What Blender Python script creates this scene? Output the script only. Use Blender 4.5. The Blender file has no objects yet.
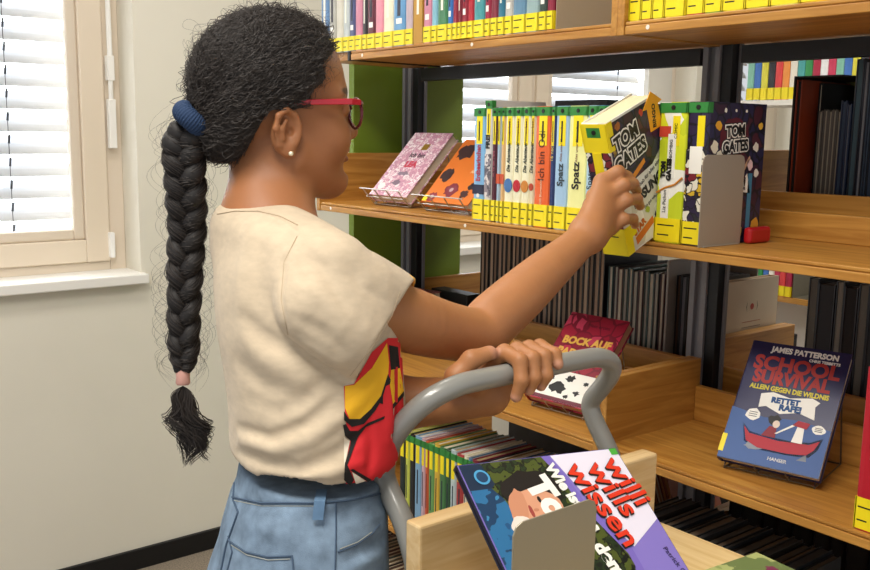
import bpy, bmesh, math, random
import numpy as np
from mathutils import Vector, Matrix
random.seed(7); np.random.seed(7)
C = bpy.context.scene.collection
sc = bpy.context.scene

# ------------------------------------------------------------------ camera
F_PX = 940.17
CAM = np.array([2.1270, -1.6225, 1.5])
RM = np.array([[0.62478459, 0.78065376, 0.01496371],
               [-0.13239616, 0.08703523, 0.98736828],
               [0.7694904, -0.61887363, 0.15773383]])
cd = bpy.data.cameras.new('camera'); cam = bpy.data.objects.new('camera', cd); C.objects.link(cam)
cd.sensor_width = 36.0; cd.lens = 36.0 * F_PX / 870; cd.clip_start = .02
mw = Matrix.Identity(4)
for i in range(3):
    for j in range(3): mw[j][i] = RM[i][j]
    mw[i][3] = CAM[i]
cam.matrix_world = mw
sc.camera = cam
# ------------------------------------------------------------------ light
sc.view_settings.view_transform = 'Standard'; sc.view_settings.look = 'None'
sc.view_settings.gamma = 1; sc.view_settings.use_curve_mapping = False
sc.view_settings.exposure = 0.6
wd = bpy.data.worlds.new('world'); sc.world = wd; wd.use_nodes = True
wd.node_tree.nodes['Background'].inputs[0].default_value = (.93, .96, 1, 1)
wd.node_tree.nodes['Background'].inputs[1].default_value = 0.46
def area(name, loc, rot, sx, sy, power, col=(1, 1, 1)):
    l = bpy.data.lights.new(name, 'AREA'); l.shape = 'RECTANGLE'; l.size = sx; l.size_y = sy
    l.energy = power; l.color = col
    o = bpy.data.objects.new(name, l); C.objects.link(o); o.location = loc; o.rotation_euler = rot
    return o
HP = math.pi / 2
area('daylight_window_one', (-1.45, -1.2, 1.95), (0, -HP, 0), 1.8, 1.5, 48, (.93, .97, 1))
area('daylight_window_two', (-1.45, 1.7, 1.75), (0, -HP, 0), 1.8, 2.6, 60, (.93, .97, 1))
area('ceiling_light_near', (1.55, -1.75, 2.85), (0, 0, 0), 1.3, .5, 30, (1, .95, .87))
area('ceiling_light_far', (.2, -1.0, 2.85), (0, 0, 0), .5, 1.2, 13, (1, .95, .87))
area('ceiling_light_behind', (1.0, 1.6, 2.85), (0, 0, 0), 1.6, .6, 22, (1, .95, .87))

# ------------------------------------------------------------------ pixel helpers used while laying out (pixel + real distance -> point)
def ray(x, y): return RM.T @ np.array([(x - 435) / F_PX, -(y - 285) / F_PX, -1.0])
def P(x, y, d): return CAM + ray(x, y) * d
def onx(x, y, X0): r = ray(x, y); return CAM + r * (X0 - CAM[0]) / r[0]
def ony(x, y, Y0): r = ray(x, y); return CAM + r * (Y0 - CAM[1]) / r[1]
def proj(p):
    v = (np.asarray(p) - CAM) @ RM.T
    return 435 + F_PX * v[..., 0] / -v[..., 2], 285 - F_PX * v[..., 1] / -v[..., 2]

# ------------------------------------------------------------------ materials
def lin(c):
    if isinstance(c, str): c = tuple(int(c[i:i + 2], 16) for i in (0, 2, 4))
    return tuple(((v / 255) / 12.92 if v / 255 <= .04045 else ((v / 255 + .055) / 1.055) ** 2.4) for v in c[:3]) + (1,)
MATS = {}
def mat(col, rough=.55, metal=0, spec=.5, noise=0, scale=30, bump=0, bscale=None, stretch=(1, 1, 1), coat=0, key=None, sss=0):
    k = key or (str(col), rough, metal, spec, noise, scale, bump, bscale, stretch, coat, sss)
    if k in MATS: return MATS[k]
    m = bpy.data.materials.new('mat'); m.use_nodes = True; MATS[k] = m
    nt = m.node_tree; b = nt.nodes['Principled BSDF']; c = lin(col)
    b.inputs['Base Color'].default_value = c; b.inputs['Roughness'].default_value = rough
    b.inputs['Metallic'].default_value = metal; b.inputs['Specular IOR Level'].default_value = spec
    b.inputs['Coat Weight'].default_value = coat
    if sss: b.inputs['Subsurface Weight'].default_value = sss; b.inputs['Subsurface Radius'].default_value = (.012, .005, .003); b.inputs['Subsurface Scale'].default_value = 1
    if noise or bump:
        tc = nt.nodes.new('ShaderNodeTexCoord'); mp = nt.nodes.new('ShaderNodeMapping'); mp.inputs['Scale'].default_value = stretch
        nt.links.new(tc.outputs['Object'], mp.inputs[0])
        n = nt.nodes.new('ShaderNodeTexNoise'); n.inputs['Scale'].default_value = scale; n.inputs['Detail'].default_value = 5
        nt.links.new(mp.outputs[0], n.inputs['Vector'])
        if noise:
            r = nt.nodes.new('ShaderNodeValToRGB'); r.color_ramp.elements[0].position = .3; r.color_ramp.elements[1].position = .7
            r.color_ramp.elements[0].color = tuple(v * (1 - noise) for v in c[:3]) + (1,)
            r.color_ramp.elements[1].color = tuple(min(1, v * (1 + noise)) for v in c[:3]) + (1,)
            nt.links.new(n.outputs[0], r.inputs[0]); nt.links.new(r.outputs[0], b.inputs['Base Color'])
        if bump:
            n2 = nt.nodes.new('ShaderNodeTexNoise'); n2.inputs['Scale'].default_value = bscale or scale; nt.links.new(mp.outputs[0], n2.inputs['Vector'])
            bp = nt.nodes.new('ShaderNodeBump'); bp.inputs['Strength'].default_value = bump; bp.inputs['Distance'].default_value = .002
            nt.links.new(n2.outputs[0], bp.inputs['Height']); nt.links.new(bp.outputs[0], b.inputs['Normal'])
    return m
def wood(c1, c2, along='x', rough=.42, key=None):
    k = key or ('wood', c1, c2, along)
    if k in MATS: return MATS[k]
    m = bpy.data.materials.new('wood'); m.use_nodes = True; MATS[k] = m; nt = m.node_tree; b = nt.nodes['Principled BSDF']
    tc = nt.nodes.new('ShaderNodeTexCoord'); mp = nt.nodes.new('ShaderNodeMapping')
    s = [14, 14, 14]; s['xyz'.index(along)] = 1.0; mp.inputs['Scale'].default_value = s
    nt.links.new(tc.outputs['Object'], mp.inputs[0])
    n = nt.nodes.new('ShaderNodeTexNoise'); n.inputs['Scale'].default_value = 5; n.inputs['Detail'].default_value = 8; n.inputs['Distortion'].default_value = .8
    nt.links.new(mp.outputs[0], n.inputs['Vector'])
    r = nt.nodes.new('ShaderNodeValToRGB'); r.color_ramp.elements[0].position = .32; r.color_ramp.elements[1].position = .68
    r.color_ramp.elements[0].color = lin(c1); r.color_ramp.elements[1].color = lin(c2)
    nt.links.new(n.outputs[0], r.inputs[0]); nt.links.new(r.outputs[0], b.inputs['Base Color'])
    b.inputs['Roughness'].default_value = rough
    bp = nt.nodes.new('ShaderNodeBump'); bp.inputs['Strength'].default_value = .08; nt.links.new(n.outputs[0], bp.inputs['Height']); nt.links.new(bp.outputs[0], b.inputs['Normal'])
    return m
def patches(cols, scale=60, rough=.4, key=None, kind='VORONOI', edge=None):
    """cover artwork: coloured irregular patches, with optional dark outlines"""
    k = key or ('patch', tuple(cols), scale, kind, edge)
    if k in MATS: return MATS[k]
    m = bpy.data.materials.new('artwork'); m.use_nodes = True; MATS[k] = m; nt = m.node_tree; b = nt.nodes['Principled BSDF']
    tc = nt.nodes.new('ShaderNodeTexCoord')
    nz = nt.nodes.new('ShaderNodeTexNoise'); nz.inputs['Scale'].default_value = scale * .6
    mx = nt.nodes.new('ShaderNodeMix'); mx.data_type = 'RGBA'; mx.blend_type = 'ADD'; mx.inputs[0].default_value = .03
    nt.links.new(tc.outputs['Object'], nz.inputs['Vector']); nt.links.new(tc.outputs['Object'], mx.inputs[6]); nt.links.new(nz.outputs[1], mx.inputs[7])
    r = nt.nodes.new('ShaderNodeValToRGB'); r.color_ramp.interpolation = 'CONSTANT'
    els = r.color_ramp.elements
    for i, c in enumerate(cols):
        e = els[i] if i < 2 else els.new(.5)
        e.position = i / len(cols) if kind == 'VORONOI' else .28 + .44 * i / len(cols) if i else 0
        e.color = lin(c)
    if kind == 'VORONOI':
        v = nt.nodes.new('ShaderNodeTexVoronoi'); v.inputs['Scale'].default_value = scale; nt.links.new(mx.outputs[2], v.inputs['Vector'])
        sp = nt.nodes.new('ShaderNodeSeparateColor'); nt.links.new(v.outputs['Color'], sp.inputs[0]); nt.links.new(sp.outputs[0], r.inputs[0])
    else:
        v = nt.nodes.new('ShaderNodeTexNoise'); v.inputs['Scale'].default_value = scale; v.inputs['Detail'].default_value = 3; nt.links.new(tc.outputs['Object'], v.inputs['Vector']); nt.links.new(v.outputs[0], r.inputs[0])
    out = r.outputs[0]
    if edge:
        v2 = nt.nodes.new('ShaderNodeTexVoronoi'); v2.feature = 'DISTANCE_TO_EDGE'; v2.inputs['Scale'].default_value = scale; nt.links.new(mx.outputs[2], v2.inputs['Vector'])
        lt = nt.nodes.new('ShaderNodeMath'); lt.operation = 'LESS_THAN'; lt.inputs[1].default_value = .06; nt.links.new(v2.outputs['Distance'], lt.inputs[0])
        m2 = nt.nodes.new('ShaderNodeMix'); m2.data_type = 'RGBA'; nt.links.new(lt.outputs[0], m2.inputs[0]); nt.links.new(out, m2.inputs[6]); m2.inputs[7].default_value = lin(edge); out = m2.outputs[2]
    nt.links.new(out, b.inputs['Base Color']); b.inputs['Roughness'].default_value = rough
    return m
OAK = wood('a26b27', 'c48f42'); OAKY = wood('a26b27', 'c48f42', 'y'); OAKZ = wood('a26b27', 'c48f42', 'z')
BIRCH = wood('cfa970', 'e3c694', 'y', .45); BIRCHX = wood('d2b176', 'e6cb97', 'x', .45)
BLACK = mat('0b0b0d', .5); STEEL = mat('8d8a84', .45, .6); WHITE = mat('f1efe9', .5)
WALLM = mat('e5e0d1', .9, noise=.02, scale=3, bump=.05, bscale=220)
PAGE = mat('d9ccb2', .85, noise=.12, scale=20, stretch=(60, 1, 1)); PAGEW = mat('b5a384', .9, noise=.14, scale=20, stretch=(60, 1, 1))
YEL = mat('f2dc14', .45); GRN = mat('2f8236', .45); INK = mat('14120f', .5); PAPER = mat('f3f0e6', .5)

# ------------------------------------------------------------------ mesh helpers
def new(name, verts, faces, m=None, parent=None, smooth=False, mi=None):
    me = bpy.data.meshes.new(name); me.from_pydata([tuple(map(float, v)) for v in verts], [], [tuple(map(int, f)) for f in faces])
    o = bpy.data.objects.new(name, me); C.objects.link(o)
    for mm in (m if isinstance(m, (list, tuple)) else [m]):
        if mm: me.materials.append(mm)
    if mi is not None: me.polygons.foreach_set('material_index', mi)
    if smooth: me.polygons.foreach_set('use_smooth', [True] * len(me.polygons))
    if parent: o.parent = parent
    me.update(); return o
class MB:
    def __init__(s): s.v = []; s.f = []; s.mi = []
    def add(s, v, f, mi=0):
        n = len(s.v); s.v += [tuple(map(float, x)) for x in v]; s.f += [tuple(i + n for i in x) for x in f]; s.mi += [mi] * len(f); return s
    def box(s, a, b, mi=0):
        x0, y0, z0 = [min(p, q) for p, q in zip(a, b)]; x1, y1, z1 = [max(p, q) for p, q in zip(a, b)]
        return s.add([(x0, y0, z0), (x1, y0, z0), (x1, y1, z0), (x0, y1, z0), (x0, y0, z1), (x1, y0, z1), (x1, y1, z1), (x0, y1, z1)],
                     [(0, 3, 2, 1), (4, 5, 6, 7), (0, 1, 5, 4), (1, 2, 6, 5), (2, 3, 7, 6), (3, 0, 4, 7)], mi)
    def tube(s, pts, r, n=8, mi=0, closed=False):
        pts = [np.array(p, float) for p in pts]; N = len(pts); vs = []; up = np.array([0, 0, 1.])
        rr = r if isinstance(r, (list, tuple, np.ndarray)) else [r] * N
        u = None
        for i in range(N):
            t = (pts[(i + 1) % N] - pts[i - 1]) if closed else pts[min(i + 1, N - 1)] - pts[max(i - 1, 0)]
            t = t / (np.linalg.norm(t) + 1e-12)
            if u is None: u = np.cross(t, up if abs(t[2]) < .9 else np.array([1., 0, 0]))
            u = u - t * (u @ t); u /= np.linalg.norm(u) + 1e-12; w = np.cross(t, u)
            for k in range(n):
                a = 2 * math.pi * k / n; vs.append(pts[i] + rr[i] * (math.cos(a) * u + math.sin(a) * w))
        fs = [(i * n + k, i * n + (k + 1) % n, ((i + 1) % N) * n + (k + 1) % n, ((i + 1) % N) * n + k) for i in range(N if closed else N - 1) for k in range(n)]
        if not closed: fs += [tuple(range(n))[::-1], tuple((N - 1) * n + k for k in range(n))]
        return s.add(vs, fs, mi)
    def prism(s, poly, z0, z1, mi=0, ax=2):
        """2-D polygon extruded; ax=2: (x,y) along z, ax=1: (x,z) along y, ax=0: (y,z) along x"""
        n = len(poly)
        def mk(p, z): return (p[0], p[1], z) if ax == 2 else (p[0], z, p[1]) if ax == 1 else (z, p[0], p[1])
        return s.add([mk(p, z0) for p in poly] + [mk(p, z1) for p in poly],
                     [tuple(range(n))[::-1], tuple(range(n, 2 * n))] + [(i, (i + 1) % n, n + (i + 1) % n, n + i) for i in range(n)], mi)
    def obj(s, name, m, parent=None, smooth=False, bevel=0, seg=2):
        o = new(name, s.v, s.f, m, parent, False, s.mi)
        bm = bmesh.new(); bm.from_mesh(o.data); bmesh.ops.recalc_face_normals(bm, faces=bm.faces); bm.to_mesh(o.data); bm.free()
        if bevel:
            b = o.modifiers.new('b', 'BEVEL'); b.width = bevel; b.segments = seg; b.limit_method = 'ANGLE'
        if smooth:
            o.data.polygons.foreach_set('use_smooth', [True] * len(o.data.polygons))
            try:
                es = o.modifiers.new('e', 'EDGE_SPLIT'); es.split_angle = math.radians(50)
            except Exception: pass
        return o
def empty(name, loc=(0, 0, 0), rot=(0, 0, 0)):
    o = bpy.data.objects.new(name, None); C.objects.link(o); o.location = loc; o.rotation_euler = rot; o.empty_display_size = .05; return o
def tag(o, label=None, cat=None, group=None, kind=None):
    if label: o['label'] = label
    if cat: o['category'] = cat
    if group: o['group'] = group
    if kind: o['kind'] = kind
    return o
def struct(o): o['kind'] = 'structure'; return o
def frame(origin, X, Y, Z):
    m = Matrix.Identity(4)
    for j, v in enumerate((X, Y, Z)):
        for i in range(3): m[i][j] = float(v[i])
    for i in range(3): m[i][3] = float(origin[i])
    return m
def nrm(v): v = np.array(v, float); return v / np.linalg.norm(v)
def text(s, size, m, parent, M4, name='lettering', off=0, shear=0, ext=.0002, sx=1, align='CENTER'):
    cu = bpy.data.curves.new('t', 'FONT'); cu.body = s; cu.size = size; cu.offset = off; cu.shear = shear; cu.extrude = ext
    cu.align_x = align; cu.align_y = 'CENTER'; cu.resolution_u = 3; cu.space_line = .85
    t = bpy.data.objects.new('t', cu); C.objects.link(t)
    me = bpy.data.meshes.new_from_object(t); bpy.data.objects.remove(t)
    me.transform(Matrix.Diagonal((sx, 1, 1, 1))); me.materials.clear(); me.materials.append(m)
    o = bpy.data.objects.new(name, me); C.objects.link(o); o.parent = parent; o.matrix_local = M4; return o
def flat(poly, m, parent, M4, name, t=.0002):
    mb = MB(); mb.prism(poly, 0, t); o = mb.obj(name, m, parent); o.matrix_local = M4; return o
def circ(cx, cy, rx, ry=None, n=20, wob=0, seed=0):
    ry = ry or rx; rd = random.Random(seed)
    return [(cx + rx * (1 + wob * rd.uniform(-1, 1)) * math.cos(2 * math.pi * i / n), cy + ry * (1 + wob * rd.uniform(-1, 1)) * math.sin(2 * math.pi * i / n)) for i in range(n)]
ORD = ['', 'first', 'second', 'third', 'fourth', 'fifth', 'sixth', 'seventh', 'eighth', 'ninth', 'tenth', 'eleventh', 'twelfth', 'thirteenth', 'fourteenth', 'fifteenth',
       'sixteenth', 'seventeenth', 'eighteenth', 'nineteenth', 'twentieth'] + ['twenty-' + w for w in 'first second third fourth fifth sixth seventh eighth ninth'.split()] + ['thirtieth'] + ['thirty-' + w for w in 'first second third fourth fifth sixth seventh eighth ninth'.split()] + ['fortieth'] + ['forty-' + w for w in 'first second third fourth fifth sixth seventh eighth ninth'.split()]

# ------------------------------------------------------------------ the room
def struct_box(name, a, b, m, bevel=0):
    mb = MB(); mb.box(a, b); return struct(mb.obj(name, m, bevel=bevel))
FLOORM = mat('8b7f70', .9, noise=.35, scale=180, bump=.3, bscale=300)
struct_box('floor', (-1.4, -3.2, -.08), (4.2, 4.2, 0), FLOORM)
struct_box('ceiling', (-1.4, -3.2, 2.95), (4.2, 4.2, 3.05), mat('eeece6', .9))
# left wall with three window openings : (y0, y1)
ZS, ZT = 1.03, 2.75
opens = [(-2.25, -.445), (.62, 2.52), (2.8, 3.5)]
mb = MB(); WX0, WX1 = -1.2, -.9
mb.box((WX0, -3.2, 0), (WX1, 3.7, ZS)); mb.box((WX0, -3.2, ZT), (WX1, 3.7, 2.95))
ys = [-3.2] + [v for o in opens for v in o] + [3.7]
for i in range(0, len(ys), 2): mb.box((WX0, ys[i], ZS), (WX1, ys[i + 1], ZT))
struct(mb.obj('wall_left', WALLM))
struct_box('wall_back', (-1.2, 3.7, 0), (4.2, 3.9, 2.95), WALLM)
struct_box('baseboard_left', (-.9, -3.2, 0), (-.885, 3.7, .072), BLACK, .002)
struct_box('trim_1', (-.9, .40, .072), (-.875, .45, 2.95), mat('a9a8a4', .6))
FR = mat('e6d7c2', .38); FR2 = mat('ded0bd', .38); GASK = mat('b39f84', .5)
glass = bpy.data.materials.new('glass'); glass.use_nodes = True
gb = glass.node_tree.nodes['Principled BSDF']; gb.inputs['Transmission Weight'].default_value = 1; gb.inputs['Roughness'].default_value = 0; gb.inputs['IOR'].default_value = 1.02; gb.inputs['Base Color'].default_value = (1, 1, 1, 1)
def window(n, y0, y1, sashes, sillm=WHITE):
    root = struct(empty('window_%d' % n))
    x = -1.03
    mb = MB()                                              # outer fixed frame
    for a, b in (((x - .07, y0 + .055, ZS), (x, y1 - .055, ZS + .033)), ((x - .07, y0 + .055, ZT - .05), (x, y1 - .055, ZT)), ((x - .07, y0, ZS), (x, y0 + .055, ZT)), ((x - .07, y1 - .055, ZS), (x, y1, ZT))): mb.box(a, b)
    for s0, s1 in zip(sashes[:-1], sashes[1:]): mb.box((x - .069, s0[1] - .002, ZS + .034), (x - .001, s1[0] + .002, ZT - .051))
    mb.obj('window_frame', FR2, root, bevel=.004)
    for (a, b) in sashes:
        m2 = MB(); xs = x + .012; w = .115; z0, z1 = ZS + .033, ZT - .05
        m2.box((xs - .06, a + w * .68, z0), (xs, b - w * .68, z0 + .075)); m2.box((xs - .06, a + w * .68, z1 - .075), (xs, b - w * .68, z1))
        m2.box((xs - .06, a, z0), (xs, a + w * .68, z1)); m2.box((xs - .06, b - w * .68, z0), (xs, b, z1))
        s = m2.obj('sash', FR, root, bevel=.004)
        m4 = MB(); i0, i1, j0, j1 = a + .078, b - .078, z0 + .075, z1 - .075; t = .036; xb = xs - .012
        m4.box((xb - .03, i0 + t, j0), (xb, i1 - t, j0 + t)); m4.box((xb - .03, i0 + t, j1 - t), (xb, i1 - t, j1)); m4.box((xb - .03, i0, j0), (xb, i0 + t, j1)); m4.box((xb - .03, i1 - t, j0), (xb, i1, j1))
        m4.obj('glazing_bead', FR2, s, bevel=.006)
        m3 = MB(); m3.box((xs - .05, a + .1, z0 + .09), (xs - .046, b - .1, z1 - .09)); m3.obj('pane', glass, s)
    mb = MB(); mb.box((x - .002, y0 - .005, ZS - .03), (-.858, y1 + .012, ZS + .003)); mb.obj('window_sill', sillm, root, bevel=.004)
    return root
w1 = window(1, -2.25, -.445, [(-2.19, -1.36), (-1.33, -.502)])
mb = MB(); mb.tube([(-1.005, -.485, 1.45), (-1.005, -.485, 1.98)], .008, 10); mb.box((-1.02, -.497, 1.44), (-.995, -.473, 1.60)); mb.box((-1.02, -.497, 1.66), (-.995, -.473, 1.74)); mb.obj('opening_rod', WHITE, w1, bevel=.002)
mb = MB(); mb.tube([(-1.0, -.482, 1.74), (-1.0, -.488, 2.4)], .0055, 8); mb.obj('opening_bar', WHITE, w1)
mb = MB(); mb.box((-1.02, -.509, 1.075), (-.998, -.492, 1.16)); mb.obj('hinge', mat('f6f5f2', .3), w1, bevel=.003)
w2 = window(2, .62, 2.52, [(.68, 1.46), (1.49, 2.46)])
w3 = window(3, 2.8, 3.5, [(2.85, 3.45)])
SLAT = mat('b9bdc3', .4)
def blind(y0, y1, label):
    root = empty('window_blind', (-1.2, (y0 + y1) / 2, ZS)); tag(root, label, 'blind', 'outside venetian blinds')
    mb = MB(); z = ZS + .045; pz = .0742; n = 0
    while z < ZT:
        prof = [(.022 - .044 * k / 5, -.030 + .060 * k / 5 + .0 * k) for k in range(6)]
        prof = [(a + .007 * math.sin(math.pi * k / 5), b) for k, (a, b) in enumerate(prof)]
        pts = [(-.03 + px, pz2) for px, pz2 in prof] + [(-.03 + px, pz2 - .0012) for px, pz2 in prof[::-1]]
        mb.add([(px, y0 - (y0 + y1) / 2, z - ZS + q) for px, q in pts] + [(px, y1 - (y0 + y1) / 2, z - ZS + q) for px, q in pts],
               [tuple(range(12))[::-1], tuple(range(12, 24))] + [(i, (i + 1) % 12, 12 + (i + 1) % 12, 12 + i) for i in range(12)]); z += pz
    s = mb.obj('slats', SLAT, root)
    for yy in (y1 - .205, y0 + .2):
        c = MB(); yy -= (y0 + y1) / 2
        c.tube([(.02, yy, 0), (.02, yy, 1.7)], .0012, 4)
        z = .05
        while z < 1.7: c.tube([(.02, yy, z), (.02, yy + .003, z + .03)], .0038, 6); z += pz
        c.obj('ladder_cord', mat('2d3036', .6), root)
    return root
blind(-2.16, -.56, 'white venetian blind outside the window beside the braid')
blind(.74, 2.44, 'white venetian blind seen between the two upper shelves')
blind(2.87, 3.43, 'white venetian blind of the far window behind the bookcase')

# ------------------------------------------------------------------ the bookcase in front
ZTOP, ZMID, ZBOT, ZLOW, ZFLR = 1.699, 1.322, .933, .545, .157
RAIL = mat('7c7b7e', .4)
def shelf(parent, x0, x1, z, side, lipx0=None, front_lip=True, yb=0):
    """one shelf; side=-1 front of the bookcase, +1 rear. y counted from the centre plane."""
    o = empty('shelf', (0, yb, 0)); o.parent = parent
    yf = .31; yk = .03; bt = .022
    S = lambda a, b: (side * a, side * b)
    mb = MB(); mb.box((x0, side * yk, z - .02), (x1, side * (yf - .012), z)); mb.obj('shelf_board', OAK, o)
    a = lipx0 if lipx0 is not None else x0 + .016
    mb = MB(); mb.box((a, side * (yf - .012), z - .022), (x1 - .016, side * (yf + .004), z - .0075)); mb.box((a, side * (yf - .012), z - .0075), (x1 - .016, side * (yf + .001), z - .004)); mb.box((a, side * (yf - .014), z - .006), (x1 - .016, side * (yf + .003), z - .0002))
    mb.obj('front_edge', OAK, o, bevel=.0015)
    for xp in (a + .05, (x0 + x1) / 2 + .1):
        mb = MB(); mb.add(*disc_y(xp, side * (yf + .0045), z - .013, .004, side)); mb.obj('pin', mat('e8e2d6', .4), o)
    for q0, q1 in ((x0, x0 + .015), (x1 - .015, x1)):
        if q0 < .1 and lipx0: q0, q1 = lipx0 - .012, lipx0 - .001; mm = BLACK; top = z - .0005
        else: mm = OAKY; top = z + .127
        mb = MB(); mb.box((q0, side * yk, z - .023), (q1, side * (yf + .006), top)); mb.obj('side_plate', mm, o, bevel=.0015)
    h = .05 if z > 1.2 else .072
    mb = MB(); mb.box((x0 + .015, side * yk, z), (x1 - .015, side * (yk + .016), z + h)); mb.obj('back_lip', OAK, o, bevel=.002)
    return o
def disc_y(x, y, z, r, side):
    n = 10; v = [(x + r * math.cos(2 * math.pi * k / n), y, z + r * math.sin(2 * math.pi * k / n)) for k in range(n)]; v2 = [(a, y - side * .003, c) for a, b, c in v]
    return v + v2, [tuple(range(n)), tuple(range(n, 2 * n))] + [(k, (k + 1) % n, n + (k + 1) % n, n + k) for k in range(n)]
bc = empty('bookcase', (0, 0, 0)); tag(bc, 'double-sided wooden library bookcase with black uprights and a green end panel', 'bookcase')
for X in (0, 1, 2):
    mb = MB(); mb.box((X + .0, -.002, .001), (X + .024, .024, 2.25)); mb.obj('upright', BLACK, bc, bevel=.001)
    mb = MB(); mb.box((X - .012, -.008, .02), (X - .0005, .012, 2.25)); mb.box((X - .040, -.008, .02), (X - .028, .012, 2.25)); mb.box((X - .028, .002, .02), (X - .012, .012, 2.25)); mb.box((X + .0245, .018, .02), (X + .03, .026, 2.25)); mb.obj('slotted_rail', RAIL, bc)
mb = MB(); mb.box((.05, -.012, 1.645), (.956, .012, 1.678)); mb.box((1.05, -.012, 1.645), (1.956, .012, 1.678)); mb.obj('crossbeam', BLACK, bc)
mb = MB(); mb.box((-.075, -.165, 0), (-.05, .225, 1.695)); mb.obj('end_panel', mat('6d8619', .55, noise=.05, scale=6), bc, bevel=.001)
for z in (ZTOP, ZMID, ZBOT, ZLOW, ZFLR):
    for k in (0, 1):
        shelf(bc, 0.0 + k if not (z == ZTOP and k == 0) else .02, 1.0 + k, z, -1, lipx0=.158 if (z == ZTOP and k == 0) else None)
        if z in (ZMID, ZBOT, ZLOW, ZTOP): shelf(bc, k + .0, k + 1.0, z + (.03 if z != ZTOP else .02), 1)

# the bookcase behind it
fb = empty('bookcase', (0, 2.0, 0)); tag(fb, 'far wooden bookcase seen through the gaps at the right of the front one', 'bookcase')
for k, z in ((0, 1.665), (1, .845), (2, .42), (3, 1.25)):
    if z == 1.25: continue
    o = empty('shelf', (0, 0, 0)); o.parent = fb
    mb = MB(); mb.box((-.9, -.02, z - .022), (1.6, .26, z)); mb.obj('shelf_board', OAK if z < 1 else mat('e9e4da', .5), o)
for X in (-.9, .32, 1.58):
    mb = MB(); mb.box((X, .1, 0), (X + .03, .28, 2.1)); mb.obj('upright', mat('cfcac0', .5), fb)
mb = MB(); mb.box((-.87, .262, .02), (1.6, .28, .82)); mb.obj('back_panel', WHITE, fb)

# ------------------------------------------------------------------ books
LAB_BLACK = INK
def bookmesh(T, D, H, rnd=True):
    """cover wrapped round the pages: thickness T (x), depth D (y, 0 = spine), height H (z)"""
    t = .0022
    sp = [(T - 0, .004), (T - .002, .0012), (T * .75, 0), (T * .25, 0), (.002, .0012), (0, .004)] if rnd else [(T, 0), (0, 0)]
    prof = [(T, D)] + sp + [(0, D), (t, D), (t, .005), (T - t, .005), (T - t, D)]
    n = len(prof); mb = MB()
    vs = [(x, y, 0) for x, y in prof] + [(x, y, H) for x, y in prof]
    # caps as quads strips: boards + spine
    a = len(sp)
    inner_r0, inner_r1, inner_l1, inner_l0 = n - 1, n - 2, n - 3, n - 4      # (T-t,D) (T-t,.005) (t,.005) (t,D)
    capq = [(0, 1, inner_r1, inner_r0), tuple([*range(1, a + 1), inner_l1, inner_r1]), (a, a + 1, inner_l0, inner_l1)]
    fs = [(i, (i + 1) % n, n + (i + 1) % n, n + i) for i in range(n)]
    fs += [tuple(c)[::-1] for c in capq] + [tuple(i + n for i in c) for c in capq]
    mb.add(vs, fs); return mb
NST = {}
def sticker(T, z0, z1, m, parent, name, wrap=.012, marks=0, x0=0, x1=None):
    x1 = T if x1 is None else x1; NST[parent.name] = NST.get(parent.name, 0) + 1; e = .0003 + .00012 * NST[parent.name]
    mb = MB(); mb.box((x0 + .0004, -e, z0), (x1 - .0004, .0003, z1))
    if wrap and x0 == 0: mb.box((-e, .0041, z0), (0.0001, wrap, z1)); mb.box((T - .0001, .0041, z0), (T + e, wrap, z1)); mb.box((-e, -e, z0), (.002, .004, z1)); mb.box((T - .002, -e, z0), (T + e, .004, z1))
    h = z1 - z0
    for k in range(marks):
        zz = z1 - h * (.3 + .42 * k); w = (x1 - x0) * .62; mb.box((x0 + (x1 - x0) * .12, -e - .0002, zz - .0011), (x0 + (x1 - x0) * .12 + w * (1 - .3 * k), -e, zz + .0011), 1)
    o = mb.obj(name, [m, INK], parent); return o
def book(T, D, H, cov, page=PAGE, rnd=True, name='book', inset=.003):
    o = bookmesh(T, D, H, rnd).obj(name, cov)
    mb = MB(); mb.box((.0022, .0052, inset), (T - .0022, D - inset, H - inset)); mb.obj('pages', page, o)
    return o
SP = Matrix(((1, 0, 0, 0), (0, 0, 1, 0), (0, -1, 0, 0), (0, 0, 0, 1)))
def spine_up(x, z, y=-.0009):
    """text frame on a spine read from bottom to top"""
    return frame((x, y, z), (0, 0, 1), (-1, 0, 0), (0, -1, 0))
def spine_down(x, z, y=-.0005): return frame((x, y, z), (0, 0, -1), (1, 0, 0), (0, -1, 0))
def X_at(px, py, z): r = ray(px, py); return (CAM + r * (z - CAM[2]) / r[2])[0]
def XY(px, y, py): return ony(px, py, y)[0]
# top shelf, left bay
top = [(321,329,'5b7fa8','blue'),(329,336,'a9a79d','grey'),(336,343,'c9c4b4','pale grey'),(343,349,'b9c0bf','silver grey'),(349,355,'4a4f78','indigo'),(355,362,'c77f94','pink'),(362,367,'2a2226','black'),(367,375,'5b1a2b','maroon'),
 (375,383,'d98a9a','rose pink'),(383,393,'e3dcc0','cream'),(393,405,'5f93bd','sky blue'),(405,413,'b9a5ab','mauve'),(413,423,'c98a2c','ochre'),(423,431,'c77f94','pink'),(431,437,'7fb3c4','pale blue'),(437,447,'3f7a50','green'),
 (447,452,'2f6fb8','bright blue'),(452,457,'8d1830','crimson'),(457,461,'7a1428','dark red'),(461,467,'8e1c2e','crimson'),(467,473,'b3202f','red'),(473,484,'3f8f93','teal'),(484,490,'9c2340','ruby red'),(490,497,'7d2436','wine red'),(497,504,'2a6f86','petrol blue'),
 (504,512,'bab8b0','white and black'),(512,525,'5f86a0','steel blue'),(525,538,'8fa8a8','grey teal'),(538,546,'33443c','dark green'),(546,553,'8a2038','crimson')]
hts = [.21, .225, .2, .23, .215, .24, .205, .22]
n = len(top)
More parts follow.
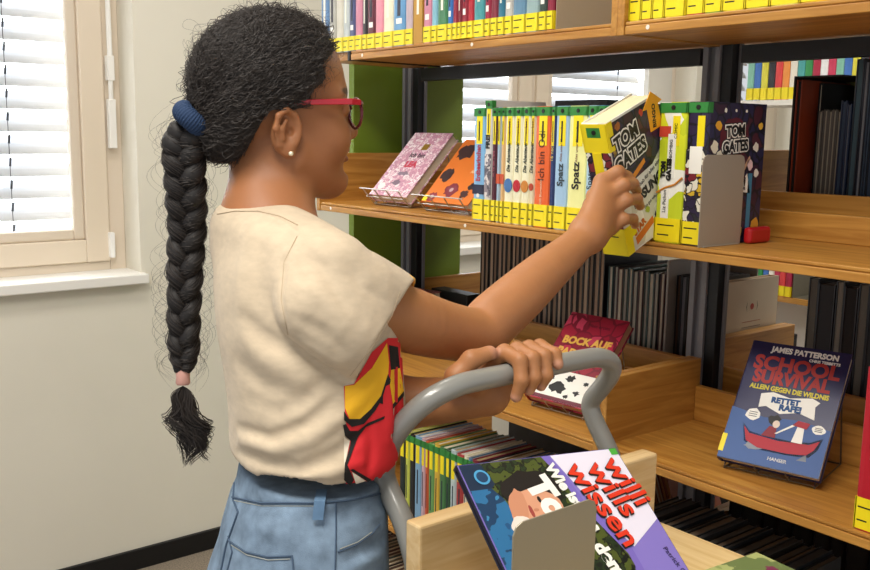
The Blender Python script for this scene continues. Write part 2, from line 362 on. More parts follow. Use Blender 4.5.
for i, (a, b, c, cn) in enumerate(top):
    ya = 49 - (a - 340) * .103; x0 = XY(a, -.305, ya); x1 = XY(b, -.305, ya)
    T = x1 - x0 - .001; H = hts[i % 8] + .01 * (i % 3)
    o = book(T, .15, H, mat(c, .4, noise=.12, scale=25)); o.location = (x0, -.305, ZTOP + .0005)
    if cn != 'ochre': sticker(T, .002, .036, YEL, o, 'spine_sticker', marks=2)
    if cn == 'ochre': sticker(T, .002, .1, mat('b8892c', .5), o, 'spine_sticker')
    if i % 3 == 0: text('Abcde'[:4] if 0 else ['LOTTA', 'PAULA', 'MAX', 'EMIL'][i % 4] if 0 else 'lilli', .012, PAPER, o, spine_up(T / 2, H * .5)) if 0 else sticker(T, H * .3, H * .75, mat('ece6d6', .5), o, 'spine_title', wrap=0, x0=T * .35, x1=T * .6)
    elif i % 3 == 1: sticker(T, .05, .062, PAPER, o, 'spine_emblem', wrap=0, x0=T * .25, x1=T * .75); sticker(T, H * .32, H * .8, mat('2b2a35', .5), o, 'spine_title', wrap=0, x0=T * .35, x1=T * .62)
    k = n - i
    tag(o, '%s book on the top shelf, %s to the left of the bookend' % (cn, ORD[k]), 'book', 'yellow-labelled books on the top left shelf')
def bookend_plate(x, y0, y1, z, h, m, label, foot=.09, side=1):
    r = .012; H = h
    poly = [(y0, 0), (y1, 0), (y1, H - r), (y1 - r * .3, H - r * .3), (y1 - r, H), (y0 + r, H), (y0 + r * .3, H - r * .3), (y0, H - r)]
    o = empty('bookend', (x, 0, z))
    mb = MB(); mb.prism(poly, 0, .0014, ax=0); mb.obj('upright_plate', m, o)
    mb = MB(); mb.box((side * foot, y0 + .01, .0), (0.001, y1 - .01, .0012)); mb.obj('foot', m, o)
    tag(o, label, 'bookend'); return o
PLATE = mat('8a8072', .45)
be = bookend_plate(x1 + .002, -.30, -.14, ZTOP + .0004, .19, mat('b3a894', .4, .2), 'plain grey metal bookend at the right end of the top left shelf')
# something colourful behind that bookend
o = book(.018, .11, .2, patches(('e8e04a', 'd33d3d', 'f4f0e0', '2e2e3a'), 90)); o.location = (.955, -.17, ZTOP + .0005); tag(o, 'patterned book at the far side of the grey bookend on the top shelf', 'book')
xs_ = XY(452, -.316, 40); mb = MB(); mb.box((xs_, -.318, ZTOP + .0008), (xs_ + .055, -.30, ZTOP + .0018)); o = mb.obj('label_strip', YEL, bevel=.0003); tag(o, 'loose yellow label strip sticking out at the edge of the top left shelf', 'label strip')
top2 = [(624,641,'yellow'),(641,652,'orange and yellow'),(652,664,'lime yellow'),(664,685,'lemon yellow'),(686,704,'orange edged'),(704,722,'green and yellow'),(722,745,'bright yellow'),(745,770,'olive yellow'),(770,800,'pale yellow'),(800,832,'deep yellow')]
t2c = ['e8e02a', 'c8752c', 'c9cf30', 'e6da24', 'c04a30', '7fae3a', 'e8dc26', 'b8b436', 'dfe06a', 'd8b020']
for i, (a, b, cn) in enumerate(top2):
    f = lambda x: 19 - (x - 625) * .1086
    x0 = max(1.0158, XY(a, -.305, f(a))); x1 = XY(b, -.305, f(b)); T = x1 - x0 - .001
    o = book(T, .15, .22, mat(t2c[i], .4, noise=.2, scale=40)); o.location = (x0, -.305, ZTOP + .0005)
    sticker(T, .002, .046, YEL, o, 'spine_sticker', marks=2); sticker(T, .05, .054, mat(['b02a20', '2f8a3a'][i % 2]), o, 'spine_line', wrap=0)
    tag(o, '%s book on the top right shelf, %s from the wooden divider' % (cn, ORD[i + 1]), 'book', 'yellow-labelled books on the top right shelf')

# middle shelf, the row of spines
ZM = ZMID + .0005
def toplabel(o, T, H, wide=True):
    sticker(T, H - .018, H - .001, GRN, o, 'green_sticker', wrap=.01)
    mb = MB(); mb.add(*disc_y(T / 2, -.0016, H - .009, min(.004, T * .2), -1)); mb.obj('dot', INK, o)
    sticker(T, H - .075, H - .018, YEL, o, 'subject_sticker', wrap=0, x0=T * .25, x1=T * .8)
    mb = MB(); mb.box((T * .47, -.0014, H - .068), (T * .56, -.0002, H - .028)); mb.obj('subject_lettering', INK, o)
def botlabel(o, T): sticker(T, .002, .045, YEL, o, 'author_sticker', marks=2)
mid = [(473,484,'7fb4dc','light blue'),(484,491,'d9d6d0','white and black'),(491,496,'4d1a2a','maroon'),(496,500,'9fb6c8','blue grey'),(500,504,'d9b07a','sand'),(504,513,'ece6c4','cream with blue dot'),(513,521,'ece6c4','cream with red dot'),(521,529,'ece6c4','cream with orange dot'),
       (529,534,'ddd0b0','thin cream and red'),(534,549,'e2622a','orange'),(549,554,'27396a','navy blue'),(554,567,'9fc0dc','powder blue'),(567,585,'e9e79c','pale yellow'),(585,595,'a8c8dc','pale blue'),(595,603,'4a7aa8','mid blue'),(603,611,'2e4a5e','slate blue'),(611,622,'33384a','dark blue')]
for i, (a, b, c, cn) in enumerate(mid):
    f = lambda x: 219.5 + (x - 473) * .118
    x0 = X_at(a, f(a), ZMID); x1 = X_at(b, f(b), ZMID)
    x0, x1 = min(x0, .985), min(x1, .985)
    if x1 - x0 < .004: continue
    T = x1 - x0 - .0008; H = .235 + (.015 if i == 1 else 0)
    o = book(T, .155, H, mat(c, .35, noise=.04, scale=20)); o.location = (x0, -.302, ZM)
    toplabel(o, T, H); botlabel(o, T)
    tx = lambda s, sz, m, z, **k: text(s, sz, m, o, spine_up(T / 2, z), 'spine_title', **k)
    if i == 0:
        tx('Erdbeerinchen', .019, mat('a8304a', .5), .12, sx=.68, off=.0006); sticker(T, .055, .075, mat('1f2440'), o, 'spine_band', wrap=.01)
        mb = MB(); mb.add(*disc_y(T / 2, -.0012, .052, .0045, -1)); mb.obj('emblem', PAPER, o)
    elif i == 1: tx('FREI', .016, INK, .165, off=.0008); sticker(T, .05, .14, patches(('8a8088', 'd8d0cc', '55505a'), 120), o, 'spine_picture', wrap=0, x0=.001)
    elif i == 2: tx('im Tal der Tiere', .008, mat('c06a7a'), .12)
    elif i in (3, 4): sticker(T, .08, .1, mat('c8502e'), o, 'spine_picture', wrap=0)
    elif i in (5, 6, 7, 8):
        tx('Die Abenteuer', .0125, mat('1d2a1c'), .135, shear=.3, off=.0003, sx=.8)
        tx('von Lotta', .009, mat('9a4a2c'), .195)
        mb = MB(); cx, cz, r = T / 2, .078, min(T * .48, .0125); nn = 16
        mb.prism([(cx + r * .95 * math.cos(2 * math.pi * k / nn), cz + r * 1.15 * math.sin(2 * math.pi * k / nn)) for k in range(nn)], -.0012, .0002, ax=1)
        mb.obj('spine_dot', mat({5: '3f6fa8', 6: 'b81c2c', 7: 'c98030', 8: 'b04028'}[i]), o)
    elif i == 9: tx('Ich bin Odi', .024, mat('4a1c14'), .14, sx=.9); tx('Cilli Blumenthal', .008, mat('f0d0b0'), .07)
    elif i == 10: tx('16 nach Halle', .011, mat('d8c46a'), .16)
    elif i in (11, 12): tx('Spatz', .024 if i == 12 else .02, INK if i == 12 else mat('3e4a52'), .105, off=.0006); tx('Alles unter Kontrolle', .008, mat('8a5a4a'), .165)
    elif i in (13, 14): tx('Spatz', .018, INK, .1)
    tag(o, '%s book, %s from the left in the middle shelf row' % (cn, ORD[i + 1]), 'book', 'upright books on the middle shelf')
# two thick comic novels in the right bay and the bookend
TGY = patches(('d8e02a', 'd8e02a', 'eef0d8', 'c8d428', 'f4f2e6', 'e8c83a'), 22, edge=None)
TGD = patches(('2c2140', '2c2140', '3a1c30', '4b1f2c', '2a2548', '6a2434', '2c2140', '5a4a60'), 40, edge='15121c')
TGW = patches(('f1efe6', 'e8e6dc', 'f4f2ea', 'd8d4c6', 'f1efe6', 'b8b060'), 26, edge=None)
TGM = patches(('7a2430', '2c2140', 'd8b030', 'e8e2d0', '4a6a2a', '2a2a30', 'c8c02a'), 70, edge='1a1620')
def tomtitle(o, M, s, m1=INK, m2=PAPER):
    for (st, dy) in (('TOM', .45), ('GATES', -.45)):
        def at(z): return M @ Matrix.Translation((0, dy * s * 1.1, z))
        text(st, s, INK, o, at(.0001), 'title_shadow', off=s * .19, sx=.95)
        text(st, s, m2, o, at(.0005), 'title_outline', off=s * .12, sx=.95)
        text(st, s, m1, o, at(.0009), 'title', off=s * .035, sx=.95)
x0 = 1.092; T = 1.148 - x0
o = book(T, .155, .238, TGY); o.location = (x0, -.302, ZM); tag(o, 'thick lime yellow comic novel standing right of the book being pulled out', 'book')
sticker(T, .22, .237, GRN, o, 'green_sticker', wrap=.01); mb = MB(); mb.add(*disc_y(T / 2, -.0018, .229, .004, -1)); mb.obj('dot', INK, o)
sticker(T, .165, .215, YEL, o, 'subject_sticker', wrap=0, x0=T * .5, x1=T * .78); text('COMIC', .008, INK, o, spine_up(T * .64, .19), 'subject_lettering')
sticker(T, .18, .198, mat('c8402a'), o, 'spine_band', wrap=0, x0=.001, x1=T * .45)
sticker(T, .002, .042, YEL, o, 'author_sticker', marks=2)
sticker(T, .11, .185, PAPER, o, 'spine_panel', wrap=0, x0=T * .36, x1=T * .66); text('ALLES BOMBIG', .0085, INK, o, spine_up(T * .5, .148, -.0016), 'spine_title')
sticker(T, .042, .1, PAPER, o, 'spine_panel', wrap=0, x0=T * .2, x1=T * .5); text('Liz Pichon', .0095, INK, o, spine_up(T * .35, .071, -.0016), 'author_lettering')
for st, dx in (('TOM', -.006), ('GATES', .006)): text(st, .0125, INK, o, spine_up(T * .36 + dx, .125, -.0018), 'spine_title', off=.0009)
mb = MB(); mb.tube([(.002, -.0015, .085), (T * .35, -.0015, .094), (T * .7, -.0015, .1), (T - .002, -.0015, .112)], .0018, 5); mb.obj('rainbow_stripe', mat('d88a2a'), o)
x1 = 1.149; T2 = .042
o = book(T2, .165, .238, TGD); o.location = (x1, -.302, ZM); tag(o, 'dark purple comic novel with its doodled cover facing right, behind the bookend', 'book')
sticker(T2, .22, .237, GRN, o, 'green_sticker', wrap=.01); mb = MB(); mb.add(*disc_y(T2 / 2, -.0018, .229, .004, -1)); mb.obj('dot', INK, o)
sticker(T2, .165, .215, YEL, o, 'subject_sticker', wrap=0, x0=T2 * .5, x1=T2 * .85)
sticker(T2, .002, .16, TGM, o, 'spine_picture', wrap=0, x0=.001); sticker(T2, .002, .04, YEL, o, 'author_sticker', marks=2)
sticker(T2, .12, .165, PAPER, o, 'spine_panel', wrap=0, x0=T2 * .2, x1=T2 * .8)
# cover art on the +x face : local u = +y (towards the back), v = z
def side_cover(T): return lambda y, z, ang=0: frame((T + .0003, y, z), (0, math.cos(ang), math.sin(ang)), (0, -math.sin(ang), math.cos(ang)), (1, 0, 0))
S = side_cover(T2)
flat(circ(0, 0, .042, .036, 24, .07, 3), mat('5b1626'), o, S(.075, .178), 'title_splash')
tomtitle(o, S(.077, .178, .08), .026)
flat([(0, 0), (.042, -.004), (.03, .03)], PAPER, o, S(.088, .09), 'cover_doodle'); text('!', .03, mat('7a2430'), o, S(.112, .102), 'cover_doodle', off=.001)
flat([(-.006, -.05), (.006, -.05), (.006, .05), (-.006, .05)], mat('3f7fa0'), o, S(.128, .07), 'pencil')
flat([(0, 0), (.055, .07), (.052, .075), (-.004, .006)], mat('c9a080'), o, S(.07, .075), 'ruler')
for k, (yy, zz, r, cc) in enumerate(((.028, .20, .008, 'f0b030'), (.02, .165, .01, 'efe6cc'), (.035, .15, .009, 'efe6cc'), (.14, .165, .008, 'e6e0d0'), (.125, .135, .009, 'e8c8c8'), (.15, .2, .006, 'f0c040'), (.145, .12, .007, 'e8e4d8'), (.045, .225, .004, 'f4f0e0'), (.075, .225, .003, 'f4f0e0'), (.105, .225, .003, 'f4f0e0'), (.15, .03, .012, 'e0a030'), (.1, .02, .012, 'd8b840'))):
    flat(circ(0, 0, r, r, 10, .25, k), mat(cc), o, S(yy, zz), 'cover_doodle')
be2 = bookend_plate(x1 + T2 + .004, -.318, -.20, ZM, .152, mat('a39786', .42, .1), 'dark grey metal bookend holding up the comic novels on the middle shelf', foot=.006)
mb = MB(); mb.box((x1 + T2 + .006, -.194, ZM), (x1 + T2 + .022, -.13, ZM + .028)); o = mb.obj('clip', mat('b3141c', .35), bevel=.006, seg=3); tag(o, 'small red plastic clip behind the bookend on the middle shelf', 'clip')

# the book being pulled out
Hb, Db, Tb = .236, .152, .05
o = book(Tb, Db, Hb, TGW, page=mat('e6d7b0', .8, noise=.1, scale=20, stretch=(60, 1, 1)))
HELD = o
th = math.radians(21); yaw = math.radians(6)
up = np.array([0, -math.sin(th), math.cos(th)]); dp = np.array([0, math.cos(th), math.sin(th)])
rz = np.array([[math.cos(yaw), -math.sin(yaw), 0], [math.sin(yaw), math.cos(yaw), 0], [0, 0, 1]])
xx = rz @ np.array([1., 0, 0]); up = rz @ up; dp = rz @ dp
corner = np.array([1.098, -.374, 1.301])       # bottom of the spine edge nearest the camera
o.matrix_world = frame(corner - xx * Tb, xx, dp, up)
tag(o, 'thick white and purple comic novel tilted out of the middle shelf by the girl', 'book')
sticker(Tb, .05, Hb - .002, patches(('2c2140', 'e8e4da', '7a2430', 'f0ede2', '35304a'), 60, edge='15121c'), o, 'spine_picture', wrap=0, x0=.001)
sticker(Tb, Hb - .05, Hb - .001, YEL, o, 'subject_sticker', wrap=.016); sticker(Tb, Hb - .024, Hb - .007, GRN, o, 'green_sticker', wrap=0, x0=Tb * .2, x1=Tb * .75)
mb = MB(); mb.add(*disc_y(Tb * .5, -.0022, Hb - .015, .004, -1)); mb.obj('dot', INK, o)
sticker(Tb, .0, .05, YEL, o, 'author_sticker', wrap=.02, marks=1)
mb = MB(); mb.box((Tb * .3, -.0018, Hb - .095), (Tb * .65, .0, Hb - .05)); mb.obj('subject_sticker', YEL, o)
for st, dx in (('SUPER', -.008), ('PREISE', .006)): text(st, .014, PAPER, o, spine_up(Tb * .5 + dx, .115, -.0018), 'spine_title', off=.0008)
S = side_cover(Tb)
flat([(.003, .11), (.003, .232), (.148, .232), (.148, .148), (.11, .125), (.06, .12)], TGD, o, S(0, 0), 'title_background')
flat([(.003, .09), (.02, .125), (.015, .14), (.003, .15)], mat('8a2030'), o, S(0, 0), 'cover_doodle', .0003)
tomtitle(o, S(.050, .179, .12) @ Matrix.Translation((0, 0, .0004)), .034)
flat([(.03, .112), (.09, .136), (.088, .144), (.03, .122)], mat('e2902a'), o, S(0, 0), 'pencil', .0006)
flat([(-.016, -.03), (.016, -.03), (.022, -.04), (.017, .01), (.03, .012), (0, .036), (-.03, .012), (-.017, .01)], mat('f2a81e'), o, S(.135, .208), 'arrow', .0012)
text('BINGO', .013, INK, o, S(.135, .202, 1.45) @ Matrix.Translation((0, 0, .0014)), 'arrow_lettering', off=.0004)
text('Ich hab für alles eine', .0105, INK, o, S(.092, .112, .28), 'subtitle'); text('LÖSUNG', .024, INK, o, S(.085, .088, .22), 'subtitle', off=.0012)
text('(so gut wie...)', .0085, INK, o, S(.09, .066, .2), 'subtitle')
flat([(0, 0), (.03, .0), (.034, .014), (.004, .014)], YEL, o, S(.004, .024, .2), 'cover_doodle', .0006); text('STAR', .016, mat('c05a1c'), o, S(.045, .035, .3), 'cover_doodle', off=.001)
flat([(0, 0), (.06, .018), (.056, .03), (-.002, .014)], mat('d8742a'), o, S(.03, .008), 'cover_doodle')
flat(circ(0, 0, .022, .02, 16, .2, 9), mat('33264a'), o, S(.115, .03), 'cover_doodle'); flat([(-.012, -.008), (.012, -.006), (.01, .012), (-.01, .01)], PAPER, o, S(.108, .045, .3), 'cover_doodle', .0005)
for k, (yy, zz, r, cc) in enumerate(((.075, .055, .006, 'a8b83a'), (.13, .075, .007, 'a8b83a'), (.06, .1, .004, '2a2a2a'), (.14, .11, .006, 'c8c040'), (.1, .22, .006, 'c8402a'), (.03, .22, .007, 'b06a30'), (.012, .18, .006, 'e8c060'))): flat(circ(0, 0, r, r, 10, .3, k), mat(cc), o, S(yy, zz), 'cover_doodle')

# ------------------------------------------------------------------ books on wire stands
WIRE = mat('b9b4ac', .3, .9)
def leaning(origin, yaw, lean, W, H, T, cov, stand=True, wire=WIRE, label=None, cat='book', page=PAGE, slabel=None, prongs=4, rails=True):
    """front cover = local x (width) / y (up the cover); local z out of the cover. Stand holds it. lean = angle of the cover from horizontal"""
    cy, sy = math.cos(yaw), math.sin(yaw)
    X = np.array([cy, sy, 0]); B = np.array([-sy, cy, 0])           # B points to the back of the shelf
    U = B * math.cos(lean) + np.array([0, 0, 1]) * math.sin(lean); N = np.cross(X, U)
    n = Matrix
    # book mesh: spine at x=0 -> book() has x=T thickness, y=depth from spine, z=height
    b = book(T, W, H, cov, page)
    b.matrix_world = frame(np.array(origin), -N, X, U)       # local x -> into the cover, y -> width, z -> up
    face = lambda x, y, ang=0: frame((-.0004, x, y), (0, math.cos(ang), math.sin(ang)), (0, -math.sin(ang), math.cos(ang)), (-1, 0, 0))
    tag(b, label, cat)
    if stand:
        mb = MB(); r = .0016; o3 = np.array(origin)
        g = lambda x, u, nn: o3 + X * x + U * u + N * nn
        zl = -T - .003
        lip = T * 0 + .016
        if rails:
            mb.tube([g(-.006, -.004, lip + .01), g(W + .006, -.004, lip + .01)], r, 6)
            mb.tube([g(-.002, -.006, -.002), g(W + .002, -.006, -.002)], r, 6)
        else: lip = -.007
        for k in range(prongs):
            x = W * (k + .1) / (prongs - .8) if rails else W * (.4 + .3 * k); mb.tube([g(x, -.004, lip + .01), g(x, -.006, 0), g(x, -.006, zl), g(x, .03, zl)], r, 6)
        if not rails: mb.tube([g(W * .4, .02, zl), g(W * .7, .02, zl)], r, 6)
        tr = mb.obj('ledge_wires', wire)
        mb = MB(); ft = lambda x, u: np.array([*(g(x, u, zl)[:2]), 0])
        zb = min(g(0, -.006, zl)[2], origin[2])
        mb.tube([g(.01, -.006, zl), g(.01, H * .8, zl), g(W - .01, H * .8, zl), g(W - .01, -.006, zl)], r, 6, closed=True)
        a, c = g(.01, H * .8, zl), g(W - .01, H * .8, zl)
        a0, c0 = a + B * .035, c + B * .035; a0[2] = c0[2] = origin[2] - .006 if False else slabel[1]
        e0, e1 = g(.01, -.006, zl), g(W - .01, -.006, zl); e0[2] = e1[2] = slabel[1]
        mb.tube([g(.01, -.006, zl), e0, a0, a], r, 6); mb.tube([g(W - .01, -.006, zl), e1, c0, c], r, 6); mb.tube([a0, c0], r, 6)
        st = empty('book_stand', tuple(np.array([origin[0], origin[1], slabel[1]])))
        for q in (tr, mb.obj('support_frame', wire)):
            q.parent = st; q.matrix_parent_inverse = Matrix.Translation(-st.location)
        tag(st, slabel[0], 'book stand')
    return b, face
# pink patterned book
PINKA = patches(('e3bcc6', 'edd0d6', 'd49aac', 'f2e2e4', 'c98ea4', 'edd0d6'), 110, edge='b8809a')
b, fc = leaning((.160, -.262, ZMID + .028), math.radians(2), math.radians(46), .152, .215, .026, PINKA, label='thick pink patterned book lying back on the left wire stand', slabel=('silver wire book stand under the pink patterned book', ZMID + .002))
flat([(-.012, -.01), (.012, -.01), (.012, .01), (-.012, .01)], mat('b08a2a', .3, .6), b, fc(.088, .165), 'gold_emblem')
text('Ich bin', .022, mat('3b3038'), b, fc(.08, .136), 'title', off=.0004); text('LEA', .027, mat('c4384e'), b, fc(.08, .105), 'title', off=.0016)
flat(circ(0, 0, .02, .007, 14, .5, 3), mat('8a7484'), b, fc(.08, .074), 'doodle'); flat(circ(0, 0, .018, .008, 14, .5, 4), mat('7a6474'), b, fc(.075, .045), 'doodle'); flat(circ(0, 0, .011), PAPER, b, fc(.03, .03), 'emblem')
ORA = mat('e0782c', .35, noise=.05, scale=10)
b, fc = leaning((.374, -.262, ZMID + .024), math.radians(2), math.radians(46), .165, .2, .02, ORA, label='orange book with dark red flowers on the right wire stand', slabel=('silver wire book stand under the orange flowered book', ZMID + .002))
for k, (x, y, r, c) in enumerate(((.08, .04, .02, '7a2030'), (.03, .015, .015, '8a2838'), (.13, .03, .012, '3a1418'), (.03, .085, .02, '33191c'), (.04, .16, .026, '33191c'), (.1, .185, .02, '2c1a20'), (.14, .055, .012, '201014'))):
    flat(circ(0, 0, r, r, 18, .28, k), mat(c), b, fc(x, y), 'flower')
for x, y in ((.08, .04), (.03, .015)): flat(circ(0, 0, .006), mat('c9a8a8'), b, fc(x, y) @ Matrix.Translation((0, 0, .0003)), 'flower_centre')
text('DORIS', .013, mat('f0c8a0'), b, fc(.12, .12), 'title', off=.0004); text('ARTIG', .013, mat('f0c8a0'), b, fc(.12, .098), 'title', off=.0004)
mb = MB(); mb.box((-.0006, .004, .002), (-.0001, .02, .02)); mb.obj('spine_sticker', YEL, b)
# red book in the lower left bay
RED = patches(('a81838', '8a1430', 'b82246', '9c1834', 'c03a58', 'a81838'), 30, edge='741028')
b, fc = leaning((.742, -.262, ZBOT + .027), math.radians(6), math.radians(46), .153, .222, .024, RED, label='crimson book with gold lettering and black and white lower part, behind the grey handle', slabel=('wire book stand under the crimson book', ZBOT + .002), page=mat('b58a6a', .8, noise=.1, scale=20, stretch=(60, 1, 1)), prongs=2, rails=False)
flat([(.002, .002), (.151, .002), (.151, .075), (.002, .075)], PAPER, b, fc(0, 0), 'cover_panel')
text('BOCK AUF', .025, mat('e0b04a'), b, fc(.080, .152, .03), 'title', off=.0012); text('PADUMA', .026, mat('e0b04a'), b, fc(.072, .120, -.03), 'title', off=.0012)
text('Mein erstes', .012, mat('5c0f22'), b, fc(.09, .195), 'author_lettering')
for k, (x, y, r) in enumerate(((.07, .035, .017), (.09, .06, .011), (.12, .03, .007), (.045, .055, .006), (.1, .018, .006), (.13, .055, .006))): flat(circ(0, 0, r, r * .8, 16, .45, k), INK, b, fc(x, y) @ Matrix.Translation((0, 0, .0003)), 'ink_drawing')
flat([(.002, .002), (.02, .002), (.02, .03), (.002, .03)], YEL, b, fc(0, 0) @ Matrix.Translation((0, 0, .0004)), 'spine_sticker')
flat([(.02, .002), (.15, .002), (.15, .011), (.02, .011)], mat('6a2434'), b, fc(0, 0) @ Matrix.Translation((0, 0, .0004)), 'lower_band')
# dark blue survival comic
NAVY = mat('24254e', .3, noise=.08, scale=6)
b, fc = leaning((1.216, -.258, ZBOT + .024), math.radians(13), math.radians(52), .172, .232, .02, NAVY, label='dark blue comic novel with a red boat, leaning on the lower right shelf', slabel=('wire book stand under the dark blue comic novel', ZBOT + .002), wire=mat('6a655c', .35, .8), prongs=2, rails=False)
L = lambda k=1: Matrix.Translation((0, 0, .0003 * k))
flat([(.001, .001), (.171, .001), (.171, .085), (.12, .094), (.06, .088), (.001, .098)], mat('3f5f98'), b, fc(0, 0), 'sea')
text('JAMES PATTERSON', .0145, PAPER, b, fc(.096, .219), 'author_lettering', off=.0007, sx=.93); text('CHRIS TEBBETTS', .007, PAPER, b, fc(.132, .2075), 'author_lettering', off=.0003)
text('SCHOOL', .037, mat('a82c28'), b, fc(.088, .190), 'title', off=.0016, sx=.98); text('SURVIVAL', .034, mat('a82c28'), b, fc(.086, .163), 'title', off=.0016, sx=.88)
text('ALLEIN GEGEN DIE WILDNIS', .0125, mat('d8c83c'), b, fc(.087, .143), 'subtitle', off=.0005, sx=.84)
flat([(-.048, -.012), (-.05, .014), (-.03, .02), (0, .014), (.036, .021), (.05, .015), (.044, .006), (.048, -.018), (.02, -.01), (-.01, -.018), (-.036, -.008)], PAPER, b, fc(.093, .117), 'banner')
text('RETTET', .014, mat('1f4f86'), b, fc(.087, .123, .04) @ L(2), 'banner_lettering', off=.0009); text('RAFE!', .015, mat('1f4f86'), b, fc(.098, .111, .04) @ L(2), 'banner_lettering', off=.0009)
flat([(-.066, .014), (-.05, .0), (-.03, -.003), (.02, -.004), (.05, .0), (.07, .012), (.066, -.01), (.055, -.026), (.02, -.03), (-.03, -.03), (-.055, -.02)], INK, b, fc(.093, .058), 'boat_outline')
flat([(-.062, .008), (-.05, -.004), (.0, -.008), (.05, -.004), (.066, .006), (.06, -.012), (.05, -.023), (.02, -.027), (-.03, -.027), (-.052, -.018)], mat('b01c30'), b, fc(.093, .058) @ L(2), 'boat')
flat(circ(0, 0, .011, .010, 14, .3, 1), INK, b, fc(.078, .086) @ L(1), 'figure'); flat(circ(0, 0, .006, .007), mat('e6d2c0'), b, fc(.083, .079) @ L(3), 'figure'); flat([(-.014, -.012), (.01, -.012), (.008, .008), (-.004, .008)], mat('8a1c2c'), b, fc(.077, .066) @ L(2), 'figure')
flat([(-.008, -.02), (.01, -.02), (.007, .01), (-.004, .01)], PAPER, b, fc(.122, .073) @ L(1), 'figure'); flat([(-.014, 0), (.01, -.003), (.014, .008), (-.006, .01)], mat('a82030'), b, fc(.123, .083) @ L(3), 'figure')
flat([(-.002, 0), (.002, 0), (.03, .022), (.026, .024)], PAPER, b, fc(.086, .062) @ L(3), 'paddle')
flat(circ(0, 0, .013, .011, 14, .15, 4), PAPER, b, fc(.04, .09) @ L(1), 'speech_bubble'); flat(circ(0, 0, .011, .008, 14, .15, 6), PAPER, b, fc(.152, .083) @ L(1), 'speech_bubble')
for q in range(3):
    flat([(-.007, -.0005), (.007, -.0005), (.007, .0006), (-.007, .0006)], INK, b, fc(.04, .094 - q * .004) @ L(2), 'speech_line'); flat([(-.006, -.0005), (.006, -.0005), (.006, .0006), (-.006, .0006)], INK, b, fc(.152, .086 - q * .003) @ L(2), 'speech_line')
flat(circ(0, 0, .018, .006, 16, .35, 8), mat('8a8f98'), b, fc(.055, .033) @ L(1), 'wave_foam'); flat([(-.008, -.004), (.008, -.003), (.005, .009)], mat('7a8088'), b, fc(.138, .027) @ L(1), 'fin')
text('HANSER', .0085, PAPER, b, fc(.1, .016), 'publisher_lettering', off=.0003)
mb = MB(); mb.box((-.0008, -.0006, .012), (.012, .008, .045)); mb.obj('spine_sticker', YEL, b)


# red book at the very right
xr = X_at(857, 526, ZBOT); o = book(.035, .15, .245, mat('b0182a', .35, noise=.1, scale=30)); o.location = (xr, -.306, ZBOT + .0005)
sticker(.035, .002, .05, YEL, o, 'author_sticker', marks=2); sticker(.035, .11, .2, mat('e8d8d4'), o, 'spine_title', wrap=0, x0=.016, x1=.021)
tag(o, 'red spined book at the right end of the lower right shelf', 'book')

# ------------------------------------------------------------------ rear rows, seen from their page edges
def rear_row(x, x1, y, z, hs, ws, pages, covers, lab, group, dep=.2, jitter=.004, gap=.0015):
    i = 0; rd = random.Random(int(x * 100 + z * 10))
    items = []
    while x < x1:
        T = ws[i % len(ws)]; H = hs(x) if callable(hs) else hs[i % len(hs)]
        if x + T > x1: break
        o = book(T, dep, H, covers[i % len(covers)], pages[i % len(pages)], rnd=False, inset=.0025)
        yy = y + rd.uniform(0, jitter)
        o.location = (x + T, yy + dep, z); o.rotation_euler = (0, 0, math.pi); items.append(o)
        x += T + gap; i += 1
    for k, o in enumerate(items): tag(o, lab % ORD[k + 1], 'book', group)
PG = [mat(c, .9, noise=.15, scale=20, stretch=(60, 1, 1)) for c in ('a58c74', '927a62', 'b09a82', '8a7460', 'a08872')]
PGG = [mat(c, .9, noise=.15, scale=20, stretch=(60, 1, 1)) for c in ('b5ae9e', 'a5a194', 'bfb5a2', '9a968c')]
DK = [mat(c, .35) for c in ('15151a', '1c1a20', '101014', '241c1c')]
BL = [mat(c, .35) for c in ('1a2440', '22304a', '30343c', '1a1f2c', '3c4c5c', '232830')]
ZB2 = ZBOT + .0305
rear_row(.20, .66, .085, ZB2, lambda x: .285 - .03 * max(0, (x - .2)), [.0165, .015, .017, .0145], PG, DK, 'brown edged album on the rear lower shelf, %s from its left end', 'brown albums on the rear lower shelf')
rear_row(.665, .835, .08, ZB2, [.236, .238, .234], [.0135, .012, .015], PGG, [mat(c, .35) for c in ('2d4a4a', '1a1a1c', '4a2a2a', '24342c')], 'pale edged book right of the brown albums, %s in its group', 'pale edged books on the rear lower shelf')
rear_row(.846, .93, .1, ZB2, [.235], [.012, .014, .01], [mat('4a3424', .9), mat('6a6a70', .9)], DK, 'dark book beside the black upright, %s from the left', 'dark books beside the upright on the rear lower shelf', dep=.16)
mb = MB(); mb.box((.837, .075, ZB2 + .0005), (.843, .29, ZB2 + .27)); mb.box((.843, .285, ZB2 + .0005), (.93, .29, ZB2 + .27)); o = mb.obj('box_file', mat('9a958e', .6), bevel=.002); tag(o, 'tall grey folder standing open among the rear lower books', 'folder')
